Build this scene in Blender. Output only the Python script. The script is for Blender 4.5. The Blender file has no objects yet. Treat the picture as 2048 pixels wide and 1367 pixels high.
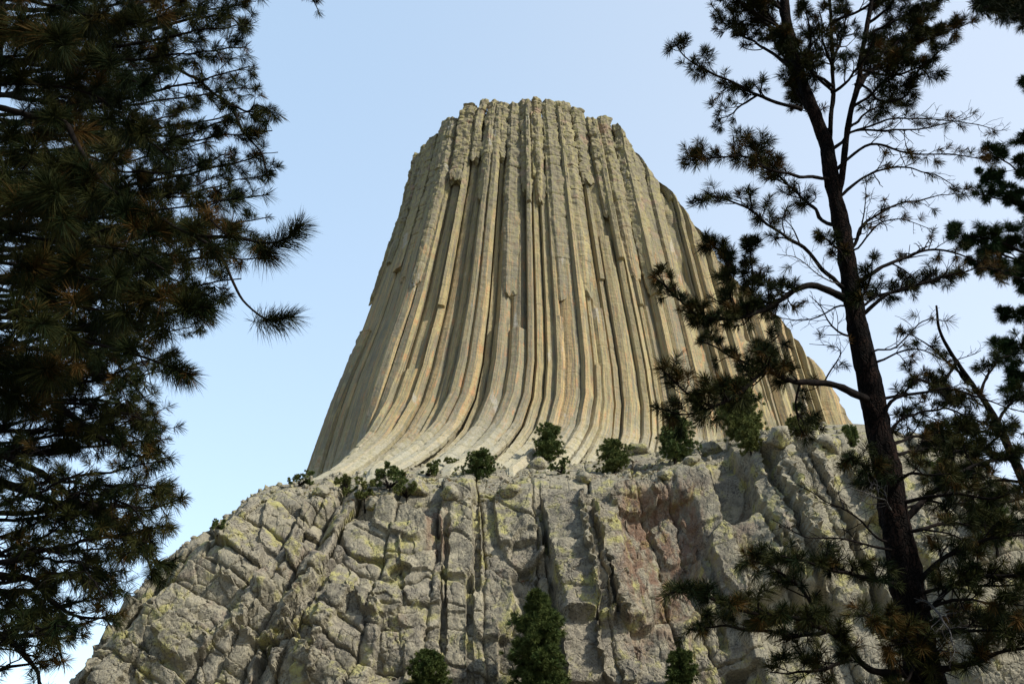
import bpy, math, random
import numpy as np
from mathutils import Vector
PI = math.pi
R = math.radians
random.seed(7)
rng = np.random.default_rng(11)
S = bpy.context.scene
COL = S.collection

# ------------------------------------------------------------------ camera
CAM_Z, PITCH, F = 1.7, R(26.0), 2000.0          # F: focal length in pixels of the 2048 px wide photograph
cam = bpy.data.cameras.new('camera')
cam.sensor_width = 36.0
cam.lens = 36.0 * F / 2048.0
cam.clip_start, cam.clip_end = 0.1, 20000.0
co = bpy.data.objects.new('camera', cam)
co.location = (0, 0, CAM_Z)
co.rotation_euler = (PI / 2 + PITCH, 0, 0)
COL.objects.link(co)
S.camera = co

# ------------------------------------------------------------------ world, sun, exposure
SUN_EL, SUN_AZ = 42.0, 61.0                     # azimuth: degrees to the right of straight behind the camera
w = bpy.data.worlds.new('World')
S.world = w
w.use_nodes = True
wn = w.node_tree
wn.nodes.clear()
sky = wn.nodes.new('ShaderNodeTexSky')
sky.sky_type = 'NISHITA'
sky.sun_disc = False
sky.sun_elevation = R(SUN_EL)
sky.sun_rotation = R(180.0 - SUN_AZ)
sky.altitude = 1300
sky.air_density = 1.0
sky.dust_density = 2.0
sky.ozone_density = 1.0
bg = wn.nodes.new('ShaderNodeBackground')
bg.inputs['Strength'].default_value = 0.15
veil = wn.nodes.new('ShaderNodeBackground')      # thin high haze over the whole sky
geo = wn.nodes.new('ShaderNodeTexCoord')
sepn = wn.nodes.new('ShaderNodeSeparateXYZ')
wn.links.new(geo.outputs['Generated'], sepn.inputs[0])


def w_range(src, a, b, c, d):
    m = wn.nodes.new('ShaderNodeMapRange'); m.interpolation_type = 'SMOOTHSTEP'
    for k, v in zip(('From Min', 'From Max', 'To Min', 'To Max'), (a, b, c, d)): m.inputs[k].default_value = v
    wn.links.new(src, m.inputs['Value'])
    return m.outputs[0]


def w_mix(f, a, b):
    m = wn.nodes.new('ShaderNodeMix'); m.data_type = 'RGBA'
    wn.links.new(f, m.inputs[0])
    for i, v in ((6, a), (7, b)):
        if isinstance(v, tuple): m.inputs[i].default_value = (*v, 1)
        else: wn.links.new(v, m.inputs[i])
    return m.outputs[2]


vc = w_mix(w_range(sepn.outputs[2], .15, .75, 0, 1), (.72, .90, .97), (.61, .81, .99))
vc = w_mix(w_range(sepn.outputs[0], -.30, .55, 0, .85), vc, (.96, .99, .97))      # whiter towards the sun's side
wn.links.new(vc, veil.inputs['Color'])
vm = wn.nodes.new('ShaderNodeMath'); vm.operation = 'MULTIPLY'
wn.links.new(w_range(sepn.outputs[2], .72, 1.0, .60, .2), vm.inputs[0])           # veil weakened overhead, out of view, to keep ambient light low
wn.links.new(w_range(sepn.outputs[1], -.35, .30, .18, 1.0), vm.inputs[1])         # unseen sky behind the camera dimmed to deepen shade on the rock
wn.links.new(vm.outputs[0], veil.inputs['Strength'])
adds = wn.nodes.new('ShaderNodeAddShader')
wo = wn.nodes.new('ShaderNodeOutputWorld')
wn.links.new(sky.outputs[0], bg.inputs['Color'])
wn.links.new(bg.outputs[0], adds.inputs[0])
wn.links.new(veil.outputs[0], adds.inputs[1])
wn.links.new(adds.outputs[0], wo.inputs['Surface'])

sl = bpy.data.lights.new('sun', 'SUN')
sl.energy = 5.0
sl.angle = R(3.0)
sl.color = (1.0, 0.955, 0.88)
so = bpy.data.objects.new('sun', sl)
sd = Vector((math.sin(R(SUN_AZ)) * math.cos(R(SUN_EL)), -math.cos(R(SUN_AZ)) * math.cos(R(SUN_EL)), math.sin(R(SUN_EL))))
so.rotation_euler = sd.to_track_quat('Z', 'Y').to_euler()
so.location = (60, -40, 80)
COL.objects.link(so)
S.view_settings.view_transform = 'Standard'
S.view_settings.look = 'None'
S.view_settings.exposure = 0.0
S.view_settings.gamma = 1.0
S.cycles.max_bounces = 6
S.cycles.diffuse_bounces = 3

# ------------------------------------------------------------------ helpers
CP, SP = math.cos(PITCH), math.sin(PITCH)


def ray(px, py):
    x = (px - 1024.0) / F
    v = (683.5 - py) / F
    return np.array([x, CP - v * SP, SP + v * CP])


def at(px, py, Y):
    """the point at distance Y in front of the camera that the photograph shows at (px, py)"""
    d = ray(px, py)
    return d * (Y / d[1]) + np.array([0, 0, CAM_Z])


def project(x, y, z):
    zz = z - CAM_Z
    depth = y * CP + zz * SP
    up = -y * SP + zz * CP
    return 1024.0 + F * x / depth, 683.5 - F * up / depth


def smooth(a, b, x):
    t = np.clip((x - a) / (b - a), 0, 1)
    return t * t * (3 - 2 * t)


def _h(i, j, k, seed):
    h = (i.astype(np.int64) * 374761393 + j.astype(np.int64) * 668265263 + k.astype(np.int64) * 2147483647 + seed * 974634777) & 0xFFFFFFFF
    h = ((h ^ (h >> 13)) * 1274126177) & 0xFFFFFFFF
    h = ((h ^ (h >> 16)) * 2246822519) & 0xFFFFFFFF
    h = h ^ (h >> 15)
    return (h & 0xFFFFFF) / float(0x7FFFFF) - 1.0


def noise(x, y, z=None, seed=0):
    x = np.asarray(x, float); y = np.asarray(y, float)
    z = np.zeros_like(x) if z is None else np.asarray(z, float)
    x, y, z = np.broadcast_arrays(x, y, z)
    i, j, k = np.floor(x), np.floor(y), np.floor(z)
    fx, fy, fz = x - i, y - j, z - k
    fx = fx * fx * (3 - 2 * fx); fy = fy * fy * (3 - 2 * fy); fz = fz * fz * (3 - 2 * fz)
    out = 0
    for a in (0, 1):
        for b in (0, 1):
            for c in (0, 1):
                wgt = (fx if a else 1 - fx) * (fy if b else 1 - fy) * (fz if c else 1 - fz)
                out = out + wgt * _h(i + a, j + b, k + c, seed)
    return out


def fbm(x, y, z=None, oct=4, seed=0, gain=0.5):
    s, a = 0, 1.0
    x = np.asarray(x, float); y = np.asarray(y, float)
    z = np.zeros_like(x) if z is None else np.asarray(z, float)
    for o in range(oct):
        s = s + a * noise(x, y, z, seed + 17 * o)
        x, y, z, a = x * 2.03 + 5.2, y * 2.03 + 1.7, z * 2.03 + 3.1, a * gain
    return s


def mesh_obj(name, verts, faces, mat=None, parent=None, attrs=None, smooth_shade=True):
    """faces: list of integer arrays (n x 3 or n x 4)"""
    me = bpy.data.meshes.new(name)
    verts = np.asarray(verts, np.float32)
    faces = [np.asarray(f, np.int32) for f in faces if len(f)]
    nl = sum(f.size for f in faces)
    nf = sum(len(f) for f in faces)
    me.vertices.add(len(verts))
    me.vertices.foreach_set('co', verts.ravel())
    me.loops.add(nl)
    me.polygons.add(nf)
    me.loops.foreach_set('vertex_index', np.concatenate([f.ravel() for f in faces]))
    tot = np.concatenate([np.full(len(f), f.shape[1], np.int32) for f in faces])
    me.polygons.foreach_set('loop_start', np.concatenate([[0], np.cumsum(tot)[:-1]]).astype(np.int32))
    me.polygons.foreach_set('loop_total', tot)
    me.polygons.foreach_set('use_smooth', np.full(nf, smooth_shade))
    me.update(calc_edges=True)
    for k, v in (attrs or {}).items():
        v = np.asarray(v, np.float32)
        at_ = me.attributes.new(k, 'FLOAT', 'POINT')
        at_.data.foreach_set('value', v)
    ob = bpy.data.objects.new(name, me)
    COL.objects.link(ob)
    if mat: me.materials.append(mat)
    if parent is not None:
        ob.parent = parent
        ob.matrix_parent_inverse = parent.matrix_basis.inverted()
    return ob


def tag(o, label=None, cat=None, group=None, kind=None):
    if label: o['label'] = label
    if cat: o['category'] = cat
    if group: o['group'] = group
    if kind: o['kind'] = kind
    return o


def empty(name, loc, label, cat, group=None):
    o = bpy.data.objects.new(name, None)
    o.location = tuple(float(c) for c in loc)
    o.empty_display_size = 0.5
    COL.objects.link(o)
    return tag(o, label, cat, group)


def grid_faces(nr, nc, closed=False):
    r = np.arange(nr - 1)[:, None] * nc
    m = nc if closed else nc - 1
    c = np.arange(m)[None, :]
    c2 = (c + 1) % nc
    return np.stack([r + c, r + c2, r + nc + c2, r + nc + c], -1).reshape(-1, 4)


# ------------------------------------------------------------------ node helpers
class NT:
    def __init__(s, name):
        s.m = bpy.data.materials.new(name)
        s.m.use_nodes = True
        s.t = s.m.node_tree
        s.t.nodes.clear()
        s.out = s.t.nodes.new('ShaderNodeOutputMaterial')
        s.b = s.t.nodes.new('ShaderNodeBsdfPrincipled')
        s.b.inputs['Specular IOR Level'].default_value = 0.04
        s.b.inputs['Roughness'].default_value = 0.9
        s.t.links.new(s.b.outputs[0], s.out.inputs['Surface'])

    def set(s, inp, v):
        if isinstance(v, bpy.types.NodeSocket): s.t.links.new(v, inp)
        else:
            if isinstance(v, tuple) and len(v) == 3 and inp.type == 'RGBA': v = (*v, 1)
            inp.default_value = v

    def coord(s): return s.t.nodes.new('ShaderNodeTexCoord').outputs['Object']

    def attr(s, n):
        a = s.t.nodes.new('ShaderNodeAttribute'); a.attribute_name = n
        return a.outputs['Fac']

    def mapping(s, v, scale, loc=(0, 0, 0)):
        m = s.t.nodes.new('ShaderNodeMapping')
        s.set(m.inputs['Vector'], v); m.inputs['Scale'].default_value = scale; s.set(m.inputs['Location'], loc)
        return m.outputs[0]

    def comb(s, x, y, z):
        c = s.t.nodes.new('ShaderNodeCombineXYZ')
        for i, v in enumerate((x, y, z)): s.set(c.inputs[i], v)
        return c.outputs[0]

    def sep(s, v):
        c = s.t.nodes.new('ShaderNodeSeparateXYZ'); s.set(c.inputs[0], v)
        return c.outputs

    def noise(s, v, scale=1.0, detail=4, rough=0.55, dist=0.0):
        n = s.t.nodes.new('ShaderNodeTexNoise')
        s.set(n.inputs['Vector'], v); n.inputs['Scale'].default_value = scale
        n.inputs['Detail'].default_value = detail; n.inputs['Roughness'].default_value = rough
        n.inputs['Distortion'].default_value = dist
        return n.outputs[0]

    def voro(s, v, scale=1.0, feature='DISTANCE_TO_EDGE'):
        n = s.t.nodes.new('ShaderNodeTexVoronoi'); n.feature = feature
        s.set(n.inputs['Vector'], v); n.inputs['Scale'].default_value = scale
        return n.outputs[0]

    def ramp(s, v, lo, hi, a=0.0, b=1.0):
        m = s.t.nodes.new('ShaderNodeMapRange'); m.interpolation_type = 'SMOOTHSTEP'
        s.set(m.inputs['Value'], v); m.inputs['From Min'].default_value = lo; m.inputs['From Max'].default_value = hi
        m.inputs['To Min'].default_value = a; m.inputs['To Max'].default_value = b
        return m.outputs[0]

    def math(s, op, a, b=0.0):
        m = s.t.nodes.new('ShaderNodeMath'); m.operation = op
        s.set(m.inputs[0], a); s.set(m.inputs[1], b)
        return m.outputs[0]

    def mix(s, f, a, b):
        m = s.t.nodes.new('ShaderNodeMix'); m.data_type = 'RGBA'
        s.set(m.inputs[0], f); s.set(m.inputs[6], a); s.set(m.inputs[7], b)
        return m.outputs[2]

    def bump(s, h, strength=0.5, dist=0.2):
        m = s.t.nodes.new('ShaderNodeBump')
        m.inputs['Strength'].default_value = strength; m.inputs['Distance'].default_value = dist
        s.set(m.inputs['Height'], h)
        s.t.links.new(m.outputs[0], s.b.inputs['Normal'])

    def color(s, c): s.set(s.b.inputs['Base Color'], c)


# ------------------------------------------------------------------ materials
def mat_tower():
    n = NT('phonolite_columns')
    c = n.coord()
    rnd, hz, ang = n.attr('rnd'), n.attr('alt'), n.attr('ang')      # alt: height in metres above the foot of the columns
    streakv = n.comb(n.math('ADD', n.math('MULTIPLY', rnd, 37.0), n.math('MULTIPLY', ang, 1.6)), n.math('MULTIPLY', hz, 0.022), n.math('MULTIPLY', rnd, 11.0))
    s1 = n.noise(streakv, 2.2, 4, 0.6)
    fine = n.noise(n.comb(n.math('ADD', n.math('MULTIPLY', rnd, 91.0), n.math('MULTIPLY', ang, 3.0)), n.math('MULTIPLY', hz, 0.05), 0.0), 3.0, 4, 0.65)
    blotch = n.noise(c, 0.11, 5, 0.6)
    mid = n.noise(c, 0.6, 5, 0.65)
    speck = n.noise(c, 2.6, 3, 0.7)
    fc = n.attr('fac')
    col = n.mix(n.ramp(blotch, .38, .62), (.29, .26, .148), (.425, .362, .198))
    col = n.mix(n.ramp(s1, .47, .56, 0, .8), col, (.47, .385, .185))
    col = n.mix(n.ramp(fc, .62, .85, 0, .6), col, (.22, .205, .155))
    col = n.mix(n.math('MULTIPLY', n.ramp(fc, .34, .12), n.ramp(hz, 140, 90, .1, .7)), col, (.49, .345, .165))
    # rusty and ochre streaks on the long middle of the columns
    midz = n.math('MULTIPLY', n.ramp(hz, 5, 25), n.ramp(hz, 150, 95))
    rust = n.math('MULTIPLY', n.ramp(fine, .52, .59), midz)
    col = n.mix(n.math('MULTIPLY', rust, .7), col, (.49, .25, .12))
    grey = n.ramp(n.noise(streakv, 3.7, 3, 0.5, 0.0),   .50, .58, 0, .7)
    col = n.mix(grey, col, (.20, .185, .14))
    # pale clean rock at the flared foot
    col = n.mix(n.math('MULTIPLY', n.ramp(mid, .60, .44), n.ramp(hz, 85, 150, 0, .75)), col, (.225, .195, .135))
    drk = n.ramp(n.noise(n.comb(n.math('ADD', n.math('MULTIPLY', rnd, 53.0), n.math('MULTIPLY', ang, 2.2)), n.math('MULTIPLY', hz, .012), 4.0), 3.1, 4, .6), .55, .63, 0, .7)
    col = n.mix(drk, col, (.12, .108, .08))
    scar = n.math('MULTIPLY', n.ramp(n.noise(n.mapping(c, (.16, .16, .05)), 1.0, 3, .55), .66, .70), n.ramp(speck, .35, .5))
    col = n.mix(n.math('MULTIPLY', scar, .6), col, (.50, .47, .40))
    foot = n.math('MULTIPLY', n.ramp(n.math('ADD', hz, n.math('MULTIPLY', n.math('SUBTRACT', mid, .5), 40.0)), 34, 6), .8)
    col = n.mix(foot, col, n.mix(n.ramp(blotch, .4, .62), (.45, .405, .285), (.40, .38, .29)))
    # yellow green lichen, mostly high up
    lich = n.math('MULTIPLY', n.ramp(mid, .47, .60), n.ramp(hz, 70, 150, .25, .6))
    col = n.mix(lich, col, (.29, .265, .115))
    pink = n.math('MULTIPLY', n.ramp(n.noise(c, .17, 3), .58, .68), n.ramp(hz, 90, 150, 0, .6))
    col = n.mix(pink, col, (.36, .235, .17))
    col = n.mix(n.ramp(speck, .50, .66, 0, .5), col, (.16, .145, .10))
    n.color(col)
    lines = n.noise(n.mapping(c, (.12, .12, 1.5)), 1.0, 5, .7)
    n.bump(n.math('ADD', n.math('MULTIPLY', lines, .7), n.math('MULTIPLY', n.noise(c, 1.1, 6, .65), .9)), .7, .45)
    return n.m


def mat_cliff():
    n = NT('weathered_cliff_rock')
    c = n.coord()
    rust_a = n.attr('rust'); brow = n.attr('tone')
    big = n.noise(c, .055, 4, .6)
    mid = n.noise(c, .33, 6, .62)
    fin = n.noise(c, 1.9, 5, .7)
    col = n.mix(n.ramp(mid, .36, .62), (.18, .163, .12), (.37, .33, .228))
    col = n.mix(n.ramp(big, .42, .62, 0, .5), col, (.24, .21, .165))
    col = n.mix(n.math('MULTIPLY', brow, .75), col, (.345, .315, .225))
    lich = n.math('MULTIPLY', n.ramp(n.noise(c, .16, 5, .65), .50, .62), n.ramp(mid, .38, .58))
    col = n.mix(n.math('MULTIPLY', lich, .75), col, (.40, .37, .12))
    pinkish = n.ramp(n.noise(n.mapping(c, (.14, .14, .08)), 1.0, 4, .6), .60, .70, 0, .45)
    col = n.mix(pinkish, col, (.29, .205, .15))
    rust = n.math('MULTIPLY', rust_a, n.ramp(n.noise(n.mapping(c, (.35, .35, .12)), 1.0, 5, .65), .40, .56))
    col = n.mix(n.math('MULTIPLY', rust, .6), col, (.20, .09, .05))
    spk = n.math('MULTIPLY', n.ramp(fin, .48, .60, 0, .8), n.ramp(n.noise(c, .12, 4, .65), .40, .60, .25, 1.0))
    col = n.mix(spk, col, (.055, .05, .045))
    wht = n.ramp(n.noise(c, 2.9, 4, .7), .60, .68, 0, .5)
    col = n.mix(wht, col, (.42, .40, .35))
    n.color(col)
    nz = n.t.nodes.new('ShaderNodeTexNoise'); nz.inputs['Scale'].default_value = .5
    n.t.links.new(c, nz.inputs['Vector'])
    ad = n.t.nodes.new('ShaderNodeVectorMath'); ad.operation = 'ADD'
    sc_ = n.t.nodes.new('ShaderNodeVectorMath'); sc_.operation = 'SCALE'; sc_.inputs['Scale'].default_value = .45
    n.t.links.new(nz.outputs['Color'], sc_.inputs[0])
    n.t.links.new(n.mapping(c, (.34, .34, .26)), ad.inputs[0]); n.t.links.new(sc_.outputs[0], ad.inputs[1])
    crk = n.ramp(n.voro(ad.outputs[0], 1.0), 0, .045)
    hgt = n.math('ADD', n.math('MULTIPLY', n.noise(c, .9, 6, .68), 1.6), n.math('MULTIPLY', n.noise(c, 3.2, 4, .7), .5))
    n.bump(n.math('ADD', hgt, n.math('MULTIPLY', crk, n.ramp(big, .40, .6, .05, .6))), .75, .5)
    return n.m


def mat_bark(name, a, b, dark=(.02, .017, .014)):
    n = NT(name)
    c = n.coord()
    v = n.mapping(c, (17, 17, 4.2))
    wv = n.t.nodes.new('ShaderNodeVectorMath'); wv.operation = 'ADD'
    nz = n.t.nodes.new('ShaderNodeTexNoise'); nz.inputs['Scale'].default_value = 7.0
    n.t.links.new(c, nz.inputs['Vector'])
    sc_ = n.t.nodes.new('ShaderNodeVectorMath'); sc_.operation = 'SCALE'; sc_.inputs['Scale'].default_value = 2.6
    n.t.links.new(nz.outputs['Color'], sc_.inputs[0])
    n.t.links.new(v, wv.inputs[0]); n.t.links.new(sc_.outputs[0], wv.inputs[1])
    e = n.voro(wv.outputs[0], 1.0)
    col = n.mix(n.ramp(n.noise(c, 3.0, 4, .6), .4, .62), a, b)
    col = n.mix(n.ramp(e, .13, .03), col, dark)
    n.color(col)
    n.bump(n.math('ADD', n.ramp(e, 0, .18), n.noise(c, 22, 4, .6)), .8, .03)
    return n.m


def mat_plain(name, a, b, scale=6.0, rough=.9):
    n = NT(name)
    c = n.coord()
    n.color(n.mix(n.ramp(n.noise(c, scale, 4, .6), .38, .62), a, b))
    n.b.inputs['Roughness'].default_value = rough
    n.bump(n.noise(c, scale * 4, 4, .6), .5, .02)
    return n.m


def mat_needles(name, green, olive, brown):
    n = NT(name)
    h = n.attr('hue')
    col = n.mix(n.ramp(h, .0, .55), green, olive)
    col = n.mix(n.ramp(h, .6, 1.0), col, brown)
    n.color(col)
    n.b.inputs['Roughness'].default_value = .65
    return n.m


M_TOWER = mat_tower()
M_CLIFF = mat_cliff()
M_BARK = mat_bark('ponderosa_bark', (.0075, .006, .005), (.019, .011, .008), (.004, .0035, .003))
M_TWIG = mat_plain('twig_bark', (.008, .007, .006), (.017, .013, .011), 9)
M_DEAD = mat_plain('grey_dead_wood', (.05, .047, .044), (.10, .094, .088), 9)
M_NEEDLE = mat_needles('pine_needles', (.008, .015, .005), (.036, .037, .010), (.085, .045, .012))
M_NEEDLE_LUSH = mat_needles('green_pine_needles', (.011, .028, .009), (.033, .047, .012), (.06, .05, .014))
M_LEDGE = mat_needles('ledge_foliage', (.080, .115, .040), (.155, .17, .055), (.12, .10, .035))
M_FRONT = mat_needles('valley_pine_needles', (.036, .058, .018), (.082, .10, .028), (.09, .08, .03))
M_DRY = mat_needles('dry_brush', (.13, .12, .05), (.20, .15, .06), (.20, .075, .035))
M_SOIL = mat_plain('forest_floor', (.085, .07, .045), (.14, .115, .07), .6)

# ------------------------------------------------------------------ ground
def ground_z(x, y):
    r = smooth(25, 225, y)
    return r * 24.0 - 0.02 * np.maximum(0, np.abs(x) - 120) * (r) + fbm(x / 14, y / 14, seed=3) * (.15 + .8 * smooth(60, 160, np.abs(y) + 0 * x))


def build_ground():
    a = np.concatenate([-np.geomspace(9000, 170, 14), np.linspace(-160, 160, 81), np.geomspace(170, 9000, 14)])
    b = np.concatenate([-np.geomspace(9000, 60, 14), np.linspace(-55, 300, 90), np.geomspace(310, 9000, 14)])
    X, Y = np.meshgrid(a, b)
    Z = ground_z(X, np.clip(Y, -400, 240))
    Z = Z * smooth(9000, 700, np.hypot(X, Y)) - 60 * smooth(500, 3000, np.hypot(X, Y))
    v = np.stack([X, Y, Z], -1).reshape(-1, 3)
    o = mesh_obj('ground', v, [grid_faces(len(b), len(a))], M_SOIL)
    tag(o, kind='structure')


build_ground()

# ------------------------------------------------------------------ the rock tower
YC, X0 = 365.0, 5.0
Z_FOOT, Z_TOP = 98.0, 281.0


def sil(pts):
    q = np.array([at(px, py, YC) for px, py in pts])
    o = np.argsort(q[:, 2])
    return q[o, 2], (q[o, 0] - X0) * (1 - 2.4 / np.abs(q[o, 0] - X0))


LZ, LX = sil([(868, 262), (829, 310), (797, 430), (762, 530), (708, 680), (650, 810), (603, 940), (575, 1020)])
RZ, RX = sil([(1212, 258), (1242, 320), (1287, 385), (1340, 440), (1395, 510), (1460, 590), (1550, 660), (1640, 745), (1720, 850), (1800, 960)])
FZ = np.array([70, 90, 96, 100, 106, 113, 122, 135, 150, 175, 205, 235, 262, 285.])
FY = np.array([248, 272, 281, 288, 297.5, 305, 311.5, 317.5, 321, 325, 328.5, 332, 335.5, 340.])


def sm_interp(z, zs, vs):
    d = 4.0
    return (np.interp(z - d, zs, vs) + 2 * np.interp(z, zs, vs) + np.interp(z + d, zs, vs)) / 4


# plan of the tower: angle, across (times half width), towards the camera (times half depth), corners eased
_a = np.radians([-180, -135, -90, -68, -50, -25, 0, 28, 50, 70, 90, 135, 180])
_p = np.array([[0, -1], [-.75, -.8], [-1, 0], [-.83, .50], [-.63, .92], [-.34, .985], [0, 1.0], [.40, .97], [.68, .80], [.88, .48], [1, 0], [.75, -.8], [0, -1]])
_t = np.linspace(-PI, PI, 721)
_q = np.stack([np.interp(_t, _a, _p[:, 0]), np.interp(_t, _a, _p[:, 1])], -1)
_k = np.ones(13) / 13
SEC = np.stack([_t] + [np.convolve(np.pad(_q[:, i], 6, mode='wrap'), _k, 'valid') for i in (0, 1)], -1)


def tower_pt(phi, z):
    """the surface of the tower at angle phi (0 faces the camera) and height z"""
    phi, z = np.broadcast_arrays(np.asarray(phi, float), np.asarray(z, float))
    rl, rr = -sm_interp(z, LZ, LX), sm_interp(z, RZ, RX)
    rf = YC - sm_interp(z, FZ, FY)
    f = (phi + PI) % (2 * PI) - PI
    fw = smooth(-.98, -.74, f)                       # the shaded left face runs straight down without a flare
    rf = np.minimum(rf, 46) + (rf - np.minimum(rf, 46)) * fw
    a = np.interp(f, SEC[:, 0], SEC[:, 1])
    b = np.interp(f, SEC[:, 0], SEC[:, 2])
    rr = np.interp(z, [60, 100, 143, 185, 221, 255, 285], [78, 70, 61.5, 55, 49.5, 44.5, 40])
    ext = 92 * np.clip((f - .80) / 1.0, 0, 1) ** 1.15        # lower columns that stand against the right side
    x = X0 + np.where(a < 0, rl, rr) * a + ext
    lim = X0 + np.interp(z, RZ, RX)                           # bend in under the skyline of the right side
    k_ = np.clip(.5 + .5 * (lim - x) / 7.0, 0, 1)
    x = np.where(f > .3, lim * (1 - k_) + x * k_ - 7.0 * k_ * (1 - k_) * .5, x)
    y = YC - np.where(b > 0, rf, np.minimum(rf, 45)) * b
    # the flared foot runs out towards the left front
    fl = np.interp(z, [96, 100, 106, 113, 122, 135, 150, 172], [28, 25, 20, 14, 7.5, 2.6, .5, 0])
    x = x - .72 * fl * fw * np.clip(b, 0, 1)
    return np.stack([x, y, z], -1)


def right_top(x):
    """how high the right flank reaches at x"""
    return np.interp(x - X0, np.concatenate([RX[::-1], [400]]), np.concatenate([RZ[::-1], [0]]))


def poly_radius(th, sides, rot, m=26):
    k = np.arange(sides) * 2 * PI / sides + rot
    c = np.maximum(0, np.cos(th[:, None] - k[None, :]))
    return ((c ** m).sum(1)) ** (-1.0 / m)


def column_mesh(phi, z0, z1, halfw, depth, sides, rot, steps, weather, rid, ns=None, nth=36, dphi=None, rag=False):
    """A rock column swept up the tower. steps: list of (z, offset below z is set to). halfw, depth, weather: functions of z."""
    ns = ns or int((z1 - z0) / .42) + 2
    # equal steps of arc length along the path
    zz = np.linspace(z0, z1, 500)
    ph = phi if dphi is None else phi + dphi(zz)
    pp = tower_pt(ph, zz)
    L = np.concatenate([[0], np.cumsum(np.linalg.norm(np.diff(pp, axis=0), axis=1))])
    ns = int(L[-1] / .42) + 2
    z = np.interp(np.linspace(0, L[-1], ns), L, zz)
    P_ = np.stack([np.interp(np.linspace(0, L[-1], ns), L, pp[:, i]) for i in range(3)], -1)
    T = np.gradient(P_, axis=0)
    T /= np.linalg.norm(T, axis=1)[:, None]
    e = 1e-3
    ph_s = np.interp(z, zz, np.broadcast_to(ph, zz.shape))
    lat = tower_pt(ph_s + e, z) - tower_pt(ph_s - e, z)
    lat /= np.linalg.norm(lat, axis=1)[:, None]
    out = np.cross(lat, T)
    out /= np.linalg.norm(out, axis=1)[:, None]
    out[out[:, 1] * np.cos(ph_s) > 0] *= 1
    sgn = np.sign((out * (P_ - np.array([X0, YC, 0]))).sum(1) - 1e9 * 0)
    out *= np.sign(((out[:, :2]) * (P_[:, :2] - np.array([X0, YC]))).sum(1))[:, None]
    j = lambda q: rng.uniform(-q, q)
    cor = np.array([[-1, -.3], [-1, .30 + j(.15)], [-.52 + j(.22), .90 + j(.12)], [.30 + j(.30), .90 + j(.16)], [1, .38 + j(.2)], [1, -.3], [.5, -1], [-.5, -1]])
    if rot > .3: cor = np.delete(cor, 3, 0)           # some show one edge only
    nsub = [3, 6, 8, 6, 3, 2, 3, 2] if len(cor) == 8 else [3, 7, 9, 3, 2, 3, 2]
    cx, cy, fk = [], [], []
    for q in range(len(cor)):
        a_, b_ = cor[q], cor[(q + 1) % len(cor)]
        for i_ in range(nsub[q]):
            w_ = (i_ + .0) / nsub[q]
            cx.append(a_[0] + (b_[0] - a_[0]) * w_); cy.append(a_[1] + (b_[1] - a_[1]) * w_); fk.append(q)
    cx, cy, fk = np.array(cx), np.array(cy), np.array(fk)
    nth = len(cx)
    th = np.arctan2(cy, cx)
    wv = weather(z)
    # offsets: constant pieces joined by abrupt breaks
    off = np.full(ns, steps[0][1], float)
    for zb, o in steps[1:]:
        off = np.where(z > zb, o, off)
    hw, dp = halfw(z), depth(z)
    off = off + .16 * noise(z / 23, z * 0 + rid * 3.3, seed=5)
    lx = cx[None, :] * hw[:, None]
    ly = cy[None, :] * dp[:, None]
    # lumps and cross joints
    s = z[:, None] + 0 * th[None, :]
    t = th[None, :] + 0 * z[:, None]
    lump = fbm(np.cos(t) * .8 + rid * 7.1, np.sin(t) * .8 + rid, s / 5.0, 3, seed=21)
    lump2 = fbm(np.cos(t) * 1.6 + rid * 3.1, np.sin(t) * 1.6 + rid, s / 1.8, 3, seed=22)
    k = 1 + wv[:, None] * (.28 * lump + .17 * lump2) + (.010 + .02 * wv[:, None]) * lump2
    joint = np.zeros(ns)
    zj = z0 + rng.uniform(0, 3)
    blk = np.zeros(ns)
    while zj < z1:
        wj = float(weather(np.array([zj]))[0])
        foot = float(smooth(128, 108, np.array([zj]))[0])
        dens = .18 + .7 * wj + .8 * foot
        if rng.random() < dens:
            dep = rng.uniform(.05, .25) * (.15 + wj + .4 * foot)
            joint += dep * np.exp(-((z - zj) / .33) ** 2)
            blk = np.where(z > zj, rng.uniform(-1, 1) * (.09 * wj + .035 * foot + .008), blk)
        zj += rng.uniform(1.6, 5.0)
    k = k * (1 - np.minimum(joint, .45)[:, None] + blk[:, None])
    V = P_[:, None, :] + lat[:, None, :] * (lx * k)[..., None] + out[:, None, :] * (ly * k + off[:, None])[..., None]
    g = fbm(V[..., 0] / 2.2, V[..., 1] / 2.2, V[..., 2] / 1.6, 3, seed=31)
    V += out[:, None, :] * (g * (.07 + .28 * wv[:, None]))[..., None]
    skyl = X0 + np.interp(V[..., 2], RZ, RX) + 1.0 * fbm(V[..., 1] / 5, V[..., 2] / 5, seed=35) + .5 * noise(V[..., 1] / 1.7, V[..., 2] / 1.7, seed=36)
    V[..., 0] = np.where(V[..., 2] < 276, np.minimum(V[..., 0], skyl), V[..., 0])
    if rag:
        sl_ = (L[-1] * np.linspace(0, 1, ns))[:, None]
        jag = 1.5 * noise(np.cos(t) * 1.3 + rid, np.sin(t) * 1.3, 0 * s, seed=33) + .8 * noise(np.cos(t) * 4 + rid, np.sin(t) * 4, 0 * s, seed=34)
        V += T[:, None, :] * (jag * np.clip(1 - sl_ / 5.0, 0, 1) * 1.3)[..., None]
    nv = ns * nth
    V = V.reshape(-1, 3)
    faces = [grid_faces(ns, nth, True)]
    # caps
    top = P_[-1] + out[-1] * off[-1] + np.array([0, 0, hw[-1] * .35])
    bot = P_[0] + out[0] * off[0]
    V = np.concatenate([V, [top, bot]])
    a = np.arange(nth)
    faces.append(np.stack([(ns - 1) * nth + a, (ns - 1) * nth + (a + 1) % nth, np.full(nth, nv)], -1))
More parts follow.
